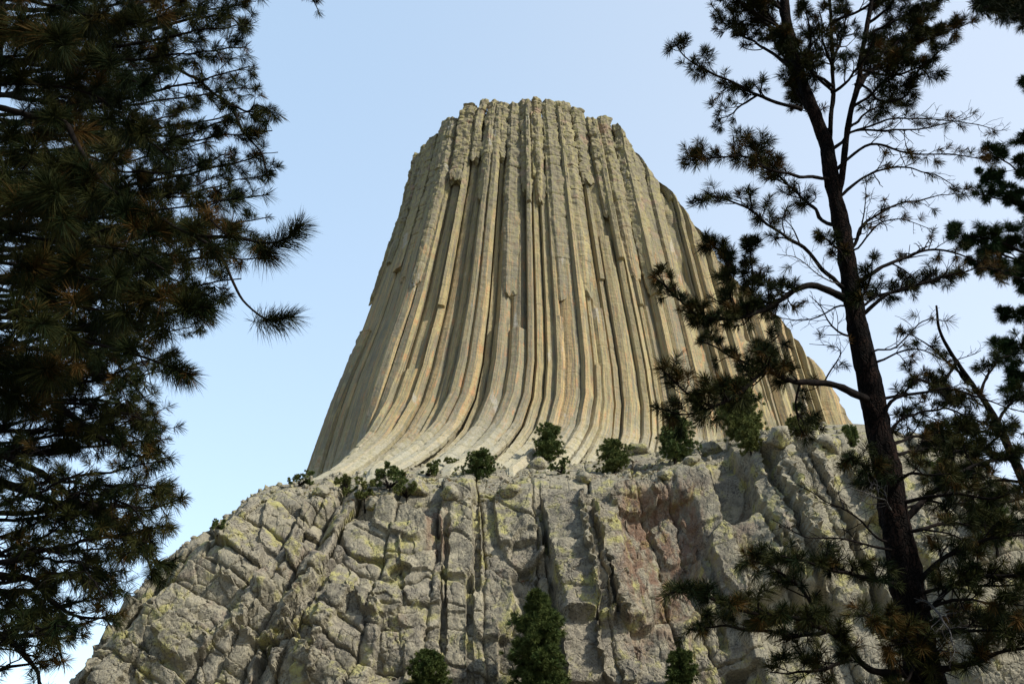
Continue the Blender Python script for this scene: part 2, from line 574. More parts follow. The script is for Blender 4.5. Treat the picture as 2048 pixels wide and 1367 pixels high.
    faces.append(np.stack([(a + 1) % nth, a, np.full(nth, nv + 1)], -1))
    fv = _h(fk, fk * 0 + rid, fk * 0, 77) * .5 + .5
    at_ = {'rnd': np.full(len(V), (rid * 0.6180339) % 1.0), 'fac': np.concatenate([np.tile(fv, ns), [.5, .5]]),
           'alt': np.concatenate([np.repeat(z, nth), [z1, z0]]) - Z_FOOT,
           'ang': np.concatenate([np.sin(t).ravel() * 1.0 + np.cos(t).ravel() * 1.3, [0, 0]])}
    return V, faces, at_


def phis_by_arc(zref, spacing, jit, lo=-2.25, hi=2.25):
    ph = np.linspace(lo, hi, 4000)
    p = tower_pt(ph, zref)
    L = np.concatenate([[0], np.cumsum(np.linalg.norm(np.diff(p, axis=0), axis=1))])
    s, out, wd = 0.0, [], []
    while s < L[-1]:
        d = spacing * rng.uniform(1 - jit, 1 + jit)
        out.append(np.interp(s + d / 2, L, ph)); wd.append(d)
        s += d
    return out, wd


def build_tower():
    root = empty('rock_tower', (X0, YC, Z_FOOT), 'huge fluted rock tower of tall grey and ochre columns rising behind the cliff', 'rock tower')
    # solid core behind the columns
    zz = np.linspace(60, Z_TOP - 11, 240)
    ph = np.linspace(-PI, PI, 320, endpoint=False)
    A, B = np.meshgrid(ph, zz)
    V = tower_pt(A, B)
    c = np.array([X0, YC])
    V[..., 0] = np.minimum(V[..., 0], X0 + np.interp(V[..., 2], RZ, RX) - 2)
    d = V[..., :2] - c
    ins = 5.0 - 3.8 * smooth(.5, .8, A)
    V[..., :2] = c + d * (1 - ins / np.maximum(12, np.linalg.norm(d, axis=-1)))[..., None]
    V[..., :2] += (fbm(V[..., 0] / 6, V[..., 1] / 6, V[..., 2] / 6, 3, seed=2) * (.6 + 1.2 * smooth(.9, 1.2, A)))[..., None]
    nv = V.shape[0] * V.shape[1]
    V = np.concatenate([V.reshape(-1, 3), [[X0, YC, Z_TOP - 1]]])
    a = np.arange(320)
    mesh_obj('core', V, [grid_faces(240, 320, True), np.stack([239 * 320 + a, 239 * 320 + (a + 1) % 320, np.full(320, nv)], -1)], M_TOWER, root,
             {'rnd': np.full(len(V), .4), 'alt': V[:, 2] - Z_FOOT, 'ang': np.concatenate([np.repeat(ph[None], 240, 0).ravel() * 9, [0]]), 'fac': np.full(len(V), .3)})
    # inner ring: the long slender columns
    ph, wd = phis_by_arc(165, 4.3, .55)
    ref = 165.0
    for i, (p, wdt) in enumerate(zip(ph, wd)):
        e = .01
        span = lambda z, p=p: np.linalg.norm(tower_pt(p + e, z) - tower_pt(p - e, z), axis=-1)
        s0 = float(span(np.array([ref]))[0])
        hw = lambda z, s0=s0, wdt=wdt, span=span: .50 * wdt * np.clip(span(z) / s0, .45, 1.8)
        dp0 = rng.uniform(2.0, 3.0)
        
        wth = lambda z: np.interp(z, [95, 108, 122, 185, 225, 255, 281], [.28, .20, .03, .03, .22, .55, .85])
        base = float(rng.choice([rng.uniform(-3.4, -1.6), rng.uniform(-.6, .3), rng.uniform(.4, 1.0)], p=[.2, .52, .28]))
        flank = -1.75 < p < -.92
        if flank: base = rng.uniform(-.5, .5); dp0 = rng.uniform(.9, 1.5)
        dp = lambda z, dp0=dp0: dp0 * np.interp(z, [95, 110, 135, 200, 280], [.55, .75, 1., .95, .8])
        st = [(0, base)]
        rr = rng.random()
        if rr < .30 and abs(p) < 2 and not flank:        # the column has lost its upper part
            st.append((rng.uniform(118, 215), base - rng.uniform(1.2, 2.4)))
        elif rr < .62 and not flank:                     # the column has lost its lower part and overhangs
            st.append((rng.uniform(175, 245), base + rng.uniform(.9, 1.9)))
        z1 = Z_TOP - 2 + rng.uniform(-2.5, 1.5) - 9 * smooth(.35, 1.15, abs(p))
        z1 = float(min(z1, right_top(float(tower_pt(p, 105.0)[0]) - 3) + rng.uniform(14, 26))) if p > .9 else float(z1)
        if z1 < 105: continue
        st = [q for q in st if q[0] < z1 - 12]
        sides = 6
        V, Fc, A_ = column_mesh(p, 88, z1, hw, dp, sides, rng.uniform(-.15, .42), st, wth, i + 1)
        mesh_obj('column', V, Fc, M_TOWER, root, A_, False)
    # outer ring: the broad weathered remnants that hang over the upper third
    ph2, wd2 = phis_by_arc(255, 6.0, .3)
    hang = {}
    for i, (p, wdt) in enumerate(zip(ph2, wd2)):
        zend = float(rng.choice([rng.uniform(176, 205), rng.uniform(205, 235), rng.uniform(235, 258)], p=[.3, .42, .28]))
        z1 = float(Z_TOP + rng.uniform(-2.6, 1.6) - 10 * smooth(.35, 1.15, abs(p)))
        if p > 1.0: continue
        if z1 < 130: continue
        zend = min(zend, z1 - rng.uniform(22, 48))
        e = .01
        span = lambda z, p=p: np.linalg.norm(tower_pt(p + e, z) - tower_pt(p - e, z), axis=-1)
        s0 = float(span(np.array([255.]))[0])
        k = rng.uniform(.44, .54)
        hw = lambda z, s0=s0, wdt=wdt, span=span, k=k, zend=zend: k * wdt * np.clip(span(z) / s0, .6, 1.25) * np.interp(z, [zend, zend + 5, zend + 30], [.72, .82, 1])
        dp0 = rng.uniform(1.8, 2.6)
        dp = lambda z, dp0=dp0, zend=zend: dp0 * np.interp(z, [zend, zend + 25], [.75, 1])
        wth = lambda z: np.interp(z, [170, 215, 245, 281], [.18, .4, .75, 1.0])
        o = rng.uniform(.35, 1.15)
        V, Fc, A_ = column_mesh(p, zend, z1, hw, dp, 6, rng.uniform(-.2, .5), [(0, o * .8), (zend + rng.uniform(10, 30), o)], wth, 100 + i, nth=34, rag=True)
        mesh_obj('overhanging_column', V, Fc, M_TOWER, root, A_, False)
    # two short broken stubs left standing in their channels
    for px, ytop, w_, o in [(1117, 642, 2.0, -.2), (742, 655, 3.2, 1.6)]:
        cand = np.linspace(-1.5, .8, 800)
        zt = float(at(px, ytop, 326)[2]) if px > 1000 else float(at(px, ytop, 345)[2])
        q = tower_pt(cand, zt)
        pp, _ = project(q[:, 0], q[:, 1], q[:, 2])
        p = float(cand[np.abs(pp - px).argmin()])
        V, Fc, A_ = column_mesh(p, 88, zt, lambda z, w_=w_: w_ + 0 * z, lambda z: 2.6 + 0 * z, 6, 0, [(0, o)], lambda z: np.interp(z, [zt - 25, zt], [.05, .4]), 301 + px)
        mesh_obj('broken_column', V, Fc, M_TOWER, root, A_, False)
    return root


build_tower()

# ------------------------------------------------------------------ the cliff below the tower
ZB = 22.0
SIL = [(-900, 1700), (-300, 1560), (150, 1375), (200, 1292), (300, 1172), (380, 1092), (440, 1054), (540, 974), (625, 952), (800, 936), (1000, 926),
       (1200, 922), (1300, 905), (1400, 882), (1500, 866), (1620, 850), (1720, 852), (1800, 882), (1900, 945), (1960, 1005), (2048, 1085), (2300, 1290), (2900, 1650)]


def sil_point(px, py):
    d = ray(px, py)
    k = d[2] / d[1]
    # z = CAM_Z + k*Y ; Y = 226 + 72*(z-ZB)/82
    q = 72 / 82
    z = (CAM_Z + k * (226 - q * ZB)) / (1 - k * q)
    z = max(z, ZB + 2)
    Y = 226 + q * (z - ZB)
    return d[0] / d[1] * Y, z


def voronoi(px, py, seeds, aspect, reach, p=3.0):
    """px, py: grids. seeds: (x, y, angle, along, across). F1, F2 and the index of the nearest seed."""
    F1 = np.full(px.shape, 9.0); F2 = np.full(px.shape, 9.0)
    ID = np.zeros(px.shape, int)
    U = np.zeros(px.shape); W = np.zeros(px.shape)
    fx = px.mean(0)
    rows, cols = px.shape
    for s, (x, y, a, lo, ac) in enumerate(seeds):
        rr = max(lo, ac) * reach
        c0, c1 = np.searchsorted(fx, [x - rr - 60, x + rr + 60])
        if c1 <= c0: continue
        sub = py[:, (c0 + c1) // 2 if (c0 + c1) // 2 < cols else cols - 1]
        idx = np.nonzero(np.abs(sub - y) < rr + 40)[0]
        if len(idx) == 0: continue
        r0, r1 = idx.min(), idx.max() + 1
        sl_ = (slice(r0, r1), slice(c0, c1))
        dx, dy = px[sl_] - x, py[sl_] - y
        ca, sa = math.cos(a), math.sin(a)
        u = (dx * ca + dy * sa) / lo
        v = (-dx * sa + dy * ca) / ac
        d = (np.abs(u) ** p + np.abs(v) ** p) ** (1 / p)
        f1, f2 = F1[sl_], F2[sl_]
        near = d < f1
        F2[sl_] = np.where(near, f1, np.minimum(f2, d))
        F1[sl_] = np.where(near, d, f1)
        ID[sl_] = np.where(near, s, ID[sl_])
        U[sl_] = np.where(near, u, U[sl_]); W[sl_] = np.where(near, v, W[sl_])
    return F1, F2, ID, U, W


def scatter(n, mind, x0, x1, y0, y1):
    pts = []
    cell = {}
    for _ in range(n * 30):
        x, y = rng.uniform(x0, x1), rng.uniform(y0, y1)
        m = mind(x, y)
        gx, gy = int(x // 40), int(y // 40)
        ok = True
        for i in (-1, 0, 1):
            for j in (-1, 0, 1):
                for q in cell.get((gx + i, gy + j), ()):
                    if (q[0] - x) ** 2 + (q[1] - y) ** 2 < m * m: ok = False; break
        if ok:
            pts.append((x, y)); cell.setdefault((gx, gy), []).append((x, y))
            if len(pts) >= n: break
    return pts


def axis_angle(x, y):
    """direction in which the old columns run in the lower cliff, in photograph space (pi/2 = straight down)"""
    return float(np.interp(x, [200, 480, 700, 850, 1050, 1250, 1500, 1800, 2000], [R(132), R(126), R(112), R(92), R(86), R(74), R(66), R(60), R(50)]))


# big features of the wall: (x, y, angle of the long axis, half length, half width, height in m, exponent)
SLABS = [
    (915, 1060, R(90), 95, 33, 3.2, 5), (912, 1190, R(90), 38, 26, 1.6, 5), (915, 1300, R(90), 60, 34, 1.4, 5),
    (850, 1180, R(90), 34, 42, 2.6, 4), (845, 1110, R(90), 40, 45, 1.8, 4), (840, 1235, R(90), 22, 42, 1.4, 4), (845, 1330, R(90), 46, 38, 1.6, 5),
    (760, 1205, R(80), 36, 42, 3.0, 3), (745, 1085, R(10), 60, 36, 2.0, 3), (800, 1045, R(20), 60, 34, 2.2, 3),
    (985, 1215, R(86), 75, 42, 2.6, 5), (965, 1300, R(88), 55, 34, 1.6, 6),
    (1040, 1030, R(84), 60, 46, 2.4, 5), (1050, 1095, R(70), 30, 38, 2.0, 4),
    (1140, 1120, R(81), 135, 40, 5.4, 7), (1192, 1130, R(80), 135, 17, 4.0, 7),
    (1240, 1140, R(74), 120, 26, 4.6, 7), (1268, 1215, R(70), 50, 32, 4.0, 4),
    (1165, 1310, R(80), 70, 40, 3.0, 5), (1235, 1310, R(78), 70, 34, 3.8, 4),
    (1265, 1000, R(165), 44, 26, 4.4, 5), (1340, 975, R(90), 30, 36, 2.2, 5),
    (1420, 985, R(80), 60, 70, 1.8, 4), (1350, 1060, R(60), 46, 34, 1.2, 4),
    (1495, 1125, R(64), 85, 62, 4.6, 3), (1545, 1010, R(66), 200, 34, 6.6, 6), (1620, 1040, R(64), 200, 46, 5.0, 6), (1720, 1060, R(60), 190, 40, 6.0, 6),
    (1810, 1100, R(58), 200, 46, 5.0, 5), (1900, 1160, R(55), 180, 46, 4.2, 5),
    (640, 1210, R(124), 90, 46, 2.2, 4), (690, 1300, R(100), 110, 62, 2.8, 4), (580, 1330, R(64), 60, 40, 3.4, 4),
    (555, 1190, R(128), 110, 46, 3.0, 4), (430, 1240, R(140), 120, 50, 3.0, 4), (460, 1330, R(110), 70, 52, 3.4, 4),
    (350, 1320, R(130), 80, 44, 2.4, 4), (230, 1330, R(120), 70, 40, 2.6, 4), (480, 1130, R(120), 50, 36, 2.2, 3.5), (560, 1050, R(110), 60, 34, 1.6, 3.5),
]
HOLES = [
    (1325, 1120, R(84), 120, 78, 5.0, 4), (1465, 985, R(72), 70, 36, 5.5, 3), (1075, 1190, R(70), 70, 42, 3.6, 4), (1050, 1100, R(120), 40, 24, 2.0, 3),
    (940, 1260, R(90), 110, 8, 2.4, 4), (888, 1200, R(92), 170, 7, 2.6, 4), (955, 1080, R(90), 110, 7, 2.2, 4), (1095, 1120, R(82), 150, 7, 2.6, 4), (800, 1150, R(160), 26, 14, 3.0, 3), (1600, 1210, R(64), 190, 10, 3.0, 4),
    (1580, 1070, R(64), 180, 8, 3.4, 4), (1670, 1050, R(62), 200, 9, 3.4, 4), (600, 1230, R(128), 150, 9, 3.2, 4), (1430, 1180, R(76), 110, 9, 3.0, 4),
    (1440, 1300, R(80), 70, 60, 4.0, 4), (1490, 1350, R(90), 26, 34, 5.0, 6),
]


def build_cliff():
    cs = 1500
    nr = 430
    pts = [sil_point(a, b) for a, b in SIL]
    sx, sz = np.array([p[0] for p in pts]), np.array([p[1] for p in pts])
    X = np.linspace(-175, 175, cs)
    zt = np.interp(X, sx, sz)
    ker = np.ones(9) / 9
    zt = np.convolve(np.pad(zt, 4, mode='edge'), ker, 'valid') + fbm(X / 9, X * 0, seed=8) * .8 + fbm(X / 2.5, X * 0, seed=9) * .35
    t = np.concatenate([np.linspace(-.12, .74, int(nr * .66)), np.linspace(.742, 1.0, nr - int(nr * .66))])
    Tm, Xm = np.meshgrid(t, X, indexing='ij')
    ZT = np.broadcast_to(zt[None], Xm.shape)
    Zm = ZB + (ZT - ZB) * Tm
    off = np.interp(Tm, [-.12, 0, .46, .71, .78, .95, 1.0], [-5, 0, 14, 25, 33, 62, 72.])
    Ym = 226 + off * (ZT - ZB) / 82 + fbm(Xm / 40, Zm / 40, seed=4) * 2.5
    PX, PY = project(Xm, Ym, Zm)
    steep = smooth(.93, .70, Tm)                     # 1 on the wall, 0 on the ledge above it
    D = np.zeros_like(PX)
    wx = PX + 4 * fbm(PX / 60, PY / 60, seed=41) + 1.2 * fbm(PX / 12, PY / 12, seed=42)
    wy = PY + 4 * fbm(PX / 60, PY / 60, seed=43) + 1.2 * fbm(PX / 12, PY / 12, seed=44)
    D += 2.2 * fbm(PX / 160, PY / 160, seed=45) * 1.0

    def sup(f):
        x, y, a, lo, ac, h, p = f
        dx, dy = wx - x, wy - y
        ca, sa = math.cos(a), math.sin(a)
        u, v = (dx * ca + dy * sa) / lo, (-dx * sa + dy * ca) / ac
        return (np.abs(u) ** p + np.abs(v) ** p) ** (1 / p), u, v
    MS = np.zeros_like(PX)
    for f in SLABS:
        d, u, v = sup(f)
        MS = np.maximum(MS, smooth(1.08, .9, d))
        tilt = .18 * math.sin(f[0] * 3.1) * u + .45 * math.sin(f[1] * 2.3) * v
        D += np.where(d < 1.25, f[5] * smooth(1.06, .93, d) * (1 + .35 * tilt) * .85, 0)
    for f in HOLES:
        d, u, v = sup(f)
        D -= f[5] * smooth(1.12, .8, d) * .95
    # blocks, from large to small
    left = smooth(900, 700, PX)

    def blocks(n_, dist, al, ac, hs, us, vs, bulge, cut, cw, sa, amp, warp):
        sd_ = [(x, y, axis_angle(x, y) + rng.normal(0, sa * (1.6 if x < 820 else 1)), rng.uniform(*al), rng.uniform(*ac)) for x, y in scatter(n_, lambda x, y: dist, -150, 2250, 820, 1480)]
        a, b = PX + warp * fbm(PX / (dist * 1.2), PY / (dist * 1.2), seed=int(dist)), PY + warp * fbm(PX / (dist * 1.2), PY / (dist * 1.2), seed=int(dist) + 5)
        F1, F2, ID, U, W = voronoi(a, b, sd_, 1, 2.2, 2.6)
        n = len(sd_)
        hh = rng.normal(0, hs, n); tu = rng.normal(0, us, n); tv = rng.normal(0, vs, n); bul = rng.uniform(.2, 1.0, n) * bulge
        edge = F2 - F1
        return amp * (hh[ID] + tu[ID] * U + tv[ID] * W - bul[ID] * (.3 + .25 * left) * F1 ** 2) - cut * np.exp(-(edge / cw) ** 1.2)
    # old columns fanning down from the tower, cut into blocks by cross joints
    ex, ey = wx + 8 * fbm(PX / 90, PY / 120, seed=46), wy
    Am = np.where(ex < 930, 450., 1450.)
    cc = 930 + (ex - 930) / (1 + (ey - 950) / Am)
    bnd = [-1500.0]
    while bnd[-1] < 4000: bnd.append(bnd[-1] + float(rng.choice([rng.uniform(18, 36), rng.uniform(36, 64), rng.uniform(64, 100)], p=[.25, .35, .4])) * 1.15)
    bnd = np.array(bnd)
    ci = np.clip(np.searchsorted(bnd, cc) - 1, 0, len(bnd) - 2)
    cwid = bnd[ci + 1] - bnd[ci]
    u = (cc - bnd[ci]) / cwid * 2 - 1
    nb = len(bnd)
    slope = rng.normal(0, .28, nb); colh = rng.normal(0, 1.0, nb); colt = rng.normal(0, .9, nb)
    yl = ey + slope[ci] * u * cwid * .5 - left * .5 * (ex - 650) + .12 * smooth(1200, 1500, PX) * (ex - 1400) + 3 * noise(PX / 16, ci * 7.7 + PY * 0, seed=47)
    H = np.zeros_like(PX); V_ = np.zeros_like(PX); DJ = np.full(PX.shape, 99.0)
    for k in np.unique(ci):
        m = ci == k
        J = [300.0]
        while J[-1] < 1900: J.append(J[-1] + float(rng.choice([rng.uniform(16, 34), rng.uniform(34, 70), rng.uniform(70, 130)], p=[.25, .4, .35])) * (1.0 if bnd[k] < 900 else 1.7))
        J = np.array(J)
        q = np.clip(np.searchsorted(J, yl[m]) - 1, 0, len(J) - 2)
        ln_ = J[q + 1] - J[q]
        v = (yl[m] - J[q]) / ln_ * 2 - 1
        hb = rng.normal(0, .75, len(J)); tb_ = rng.normal(-.35, .6, len(J)); ub = rng.normal(0, .55, len(J))
        H[m] = hb[q] + tb_[q] * v + ub[q] * u[m]
        V_[m] = v
        DJ[m] = np.maximum(0, 1 - np.abs(v)) * ln_ / 2
    DC = np.maximum(0, 1 - np.abs(u)) * cwid / 2
    keep = 1 - .5 * MS * (1 - .4 * left)
    rnd_ = .12 + .25 * left + .5 * smooth(-.1, .5, fbm(PX / 150, PY / 150, seed=48))
    D += keep * (colh[ci] * .9 + colt[ci] * u * 1.2 + H * (1.15 + .15 * left))
    D -= rnd_ * .8 * (np.abs(u) ** 3.5 + np.abs(V_) ** 3.5)
    D -= keep * 1.6 * np.exp(-(DC / 2.6) ** 1.5) + 1.2 * keep * np.exp(-(DJ / 2.0) ** 1.5) * smooth(-.7, .0, fbm(PX / 50, PY / 50, seed=49) + .35 + .3 * left)
    D += (.45 + .5 * left) * keep * blocks(1100, 34, (32, 58), (20, 36), .4, .5, .6, .5, .6, .07, .16, .55 + .4 * left, 3) * smooth(-.55, .1, fbm(PX / 110, PY / 110, seed=54) + .5 * left)
    D += .7 * blocks(4200, 14, (14, 26), (9, 16), .16, .18, .2, .1, .25, .16, .3, 1.0, 3) * smooth(-.1, .4, fbm(PX / 70, PY / 70, seed=53))
    D += .08 * fbm(PX / 14, PY / 14, seed=61, oct=4) + .05 * fbm(PX / 4, PY / 4, seed=62, oct=2)
    D *= .25 + .75 * steep
    Vx = Xm + .12 * fbm(PX / 10, PY / 10, seed=63) * D
    Vy = Ym - .92 * D
    Vz = Zm + .38 * D
    V = np.stack([Vx, Vy, Vz], -1)
    rust = smooth(105, 60, np.abs(PX - 1320)) * smooth(960, 1010, PY) * smooth(1260, 1200, PY)
    rust = np.maximum(rust, .8 * smooth(26, 12, np.abs(PX - 872)) * smooth(1000, 1030, PY) * smooth(1130, 1100, PY))
    rust = np.maximum(rust, .6 * smooth(70, 40, np.abs(PX - 1300)) * smooth(1240, 1260, PY) * smooth(1330, 1300, PY))
    tone = np.maximum(smooth(1490, 1540, PX) * .8, .6 * smooth(.66, .8, Tm))
    tone = np.maximum(tone, .5 * smooth(620, 420, PX))
    root = empty('rock_cliff', (0, 240, ZB), 'broad grey cliff of cracked lichen covered blocks at the foot of the tower', 'cliff')
    cuts = [('boulder_slope', -999, 770), ('columnar_wall', 770, 1235), ('rust_stained_recess', 1235, 1480), ('buttress', 1480, 9999)]
    mid = PX[int(nr * .5)]
    for nm, a, b in cuts:
        c0, c1 = np.searchsorted(mid, [a, b])
        c1 = min(cs, c1 + 1)
        sub = V[:, c0:c1]
        mesh_obj(nm, sub.reshape(-1, 3), [grid_faces(nr, c1 - c0)], M_CLIFF, root,
                 {'rust': rust[:, c0:c1].ravel(), 'tone': tone[:, c0:c1].ravel()}, False)
    # the solid back of the hill, so that nothing is hollow from the side
    back = np.linspace(0, 1, 8)
    Bv = []
    for k, b in enumerate(back):
        q = V[-1].copy()
        q[:, 1] += b * 120
        q[:, 2] -= b * b * 60
        Bv.append(q)
    mesh_obj('back_slope', np.array(Bv)[:, ::5].reshape(-1, 3), [grid_faces(8, len(range(0, cs, 5)))], M_CLIFF, root,
             {'rust': np.zeros(8 * len(range(0, cs, 5))), 'tone': np.ones(8 * len(range(0, cs, 5)))})
    return V


CLIFF = build_cliff()
CPX, CPY = project(CLIFF[..., 0], CLIFF[..., 1], CLIFF[..., 2])


def on_cliff(px, py):
    """the nearest point of the cliff that the photograph shows at (px, py)"""
    d = (CPX - px) ** 2 + (CPY - py) ** 2
    near = d < 6.0
    if near.any():
        yy = np.where(near, CLIFF[..., 1], 1e9)
        return CLIFF.reshape(-1, 3)[int(yy.argmin())].copy()
    return CLIFF.reshape(-1, 3)[int(d.argmin())].copy()


# ------------------------------------------------------------------ loose boulders on the ledge
def boulder(px, py, size, label, flat=.75):
    p = on_cliff(px, py)
    n = 40
    th = np.linspace(0, 2 * PI, n, endpoint=False); ph = np.linspace(-PI / 2 + .02, PI / 2 - .02, 26)
    A, B = np.meshgrid(th, ph)
    d = np.stack([np.cos(B) * np.cos(A), np.cos(B) * np.sin(A), np.sin(B)], -1)
    sd_ = int(rng.integers(1, 9999))
    m = rng.normal(0, 1, (9, 3)); m /= np.linalg.norm(m, axis=1)[:, None]
    hh = rng.uniform(.72, 1.0, 9)
    r = 1.15 * np.ones(A.shape)
    for k in range(9):
        c = d @ m[k]
        r = np.minimum(r, np.where(c > .05, hh[k] / np.maximum(c, .05), 9))
    r = r * (1 + .10 * fbm(d[..., 0] * 2.2 + sd_, d[..., 1] * 2.2, d[..., 2] * 2.2, 4, seed=71))
    V = d * r[..., None] * size * np.array([1.1, .9, flat])
    V = V.reshape(-1, 3)
    o = mesh_obj('boulder', V, [grid_faces(26, n, True), np.array([list(range(n))])[:, ::-1], np.array([[25 * n + i for i in range(n)]])], M_CLIFF, None,
                 {'rust': np.zeros(len(V)), 'tone': np.full(len(V), rng.uniform(.6, 1.0))})
    o.location = (p[0], p[1], p[2] + size * .25)
    o.rotation_euler = (0, 0, rng.uniform(0, 6))
    tag(o, label, 'boulder', 'loose boulders on the ledge')


BOULD = [(830, 985, 3.6, 'large tilted yellow stained boulder below two low bushes on the ledge'),
         (1020, 985, 2.6, 'pale boulder under the tall ledge pine, left of centre'),
         (1075, 935, 3.4, 'wide pale boulder directly below the tallest centre ledge pine'),
         (1170, 960, 2.2, 'squat grey boulder between the dark shrub and the round ledge pine'),
         (1420, 905, 3.2, 'bright yellow boulder right of the tall dark ledge pine'),
         (1275, 900, 3.6, 'shadowed grey boulder behind and between two ledge pines'),
         (1380, 925, 2.4, 'flat grey boulder at the foot of the tall dark ledge pine'),
         (640, 985, 2.2, 'rough tan boulder beside the leftmost ridge juniper'),
         (900, 990, 2.4, 'grey boulder under the bushy dome shaped ledge pine'),
         (1560, 885, 3.8, 'big smooth boulder on top of the right buttress'),
         (1660, 895, 3.2, 'yellow green boulder on the buttress beside the dark pine trunk'),
         (1330, 955, 2.0, 'low grey boulder at the edge of the dry brush ledge'),
         (745, 1010, 2.0, 'small dark boulder under the pair of olive junipers')]
for b in BOULD: boulder(*b)

# ------------------------------------------------------------------ trees
class Tubes:
    def __init__(s): s.v, s.f, s.n = [], [], 0

    def add(s, pts, rad, sides=6, rough=0.0, seed=0):
        pts = np.asarray(pts, float); rad = np.asarray(rad, float)
        T = np.gradient(pts, axis=0); T /= np.linalg.norm(T, axis=1)[:, None] + 1e-9
        up = np.array([.13, .97, .2])
        a = np.cross(T, up); a /= np.linalg.norm(a, axis=1)[:, None] + 1e-9
        b = np.cross(T, a)
        th = np.linspace(0, 2 * PI, sides, endpoint=False)
        rr = rad[:, None] * np.ones(sides)[None]
        V = pts[:, None] + a[:, None] * (np.cos(th)[None] * rr)[..., None] + b[:, None] * (np.sin(th)[None] * rr)[..., None]
        if rough:
            g = fbm(V[..., 0] * 9 + seed, V[..., 1] * 9, V[..., 2] * 4, 3, seed=81)
            V = pts[:, None] + (V - pts[:, None]) * (1 + rough * g)[..., None]
        n = len(pts)
        s.v.append(V.reshape(-1, 3)); s.f.append(grid_faces(n, sides, True) + s.n)
        s.n += n * sides

    def build(s, name, mat, parent):
        return mesh_obj(name, np.concatenate(s.v), [np.concatenate(s.f)], mat, parent)


class Needles:
    def __init__(s): s.b, s.d, s.l, s.w, s.h = [], [], [], [], []

    def tuft(s, p, axis, n, length, width, hue, back=.5, lo=.3, hi=1.45):
        axis = axis / (np.linalg.norm(axis) + 1e-9)
        q = np.cross(axis, [.3, .2, .93]); q /= np.linalg.norm(q) + 1e-9
        r = np.cross(axis, q)
        a = rng.uniform(0, 2 * PI, n)
        t = rng.uniform(0, 1, n)                       # 0 at the tip of the twig, 1 at the back of the tuft
        el = lo + (hi - lo) * (.25 + .75 * t) * rng.uniform(.6, 1.1, n)
        d = np.cos(el)[:, None] * axis + np.sin(el)[:, None] * (np.cos(a)[:, None] * q + np.sin(a)[:, None] * r)
        d[:, 2] -= .12
        s.b.append(p - axis * (t * length * back)[:, None]); s.d.append(d)
        s.l.append(length * rng.uniform(.65, 1.1, n)); s.w.append(np.full(n, width)); s.h.append(np.clip(hue + rng.normal(0, .09, n), 0, 1))

    def build(s, name, mat, parent):
        if not s.b: return None
        b, d, l, w_, h = (np.concatenate(k) for k in (s.b, s.d, s.l, s.w, s.h))
        sd_ = np.cross(d, rng.normal(0, 1, d.shape)); sd_ /= np.linalg.norm(sd_, axis=1)[:, None] + 1e-9
        tip = b + d * l[:, None]; tip[:, 2] -= l * .06
        mid = b + d * (l * .6)[:, None]
        hw = (w_ / 2)[:, None] * sd_
        V = np.stack([b - hw * .8, b + hw * .8, mid + hw, tip, mid - hw], 1).reshape(-1, 3)
        i = np.arange(len(b))[:, None] * 5
        return mesh_obj(name, V, [i + np.array([[0, 1, 2, 4]]), i + np.array([[4, 2, 3]])], mat, parent, {'hue': np.repeat(h, 5)}, False)


def spline(pts, step):
    pts = np.asarray(pts, float)
    L = np.concatenate([[0], np.cumsum(np.linalg.norm(np.diff(pts, axis=0), axis=1))])
    n = max(4, int(L[-1] / step) + 1)
    s = np.linspace(0, L[-1], n)
    # Catmull-Rom through the points
    P0 = np.concatenate([[2 * pts[0] - pts[1]], pts, [2 * pts[-1] - pts[-2]]])
    k = np.clip(np.searchsorted(L, s, 'right') - 1, 0, len(pts) - 2)
    t = ((s - L[k]) / np.maximum(1e-6, L[k + 1] - L[k]))[:, None]
    a, b, c, d = P0[k], P0[k + 1], P0[k + 2], P0[k + 3]
    return .5 * (2 * b + (c - a) * t + (2 * a - 5 * b + 4 * c - d) * t ** 2 + (3 * b - a - 3 * c + d) * t ** 3)


def unit(v): return v / (np.linalg.norm(v) + 1e-9)


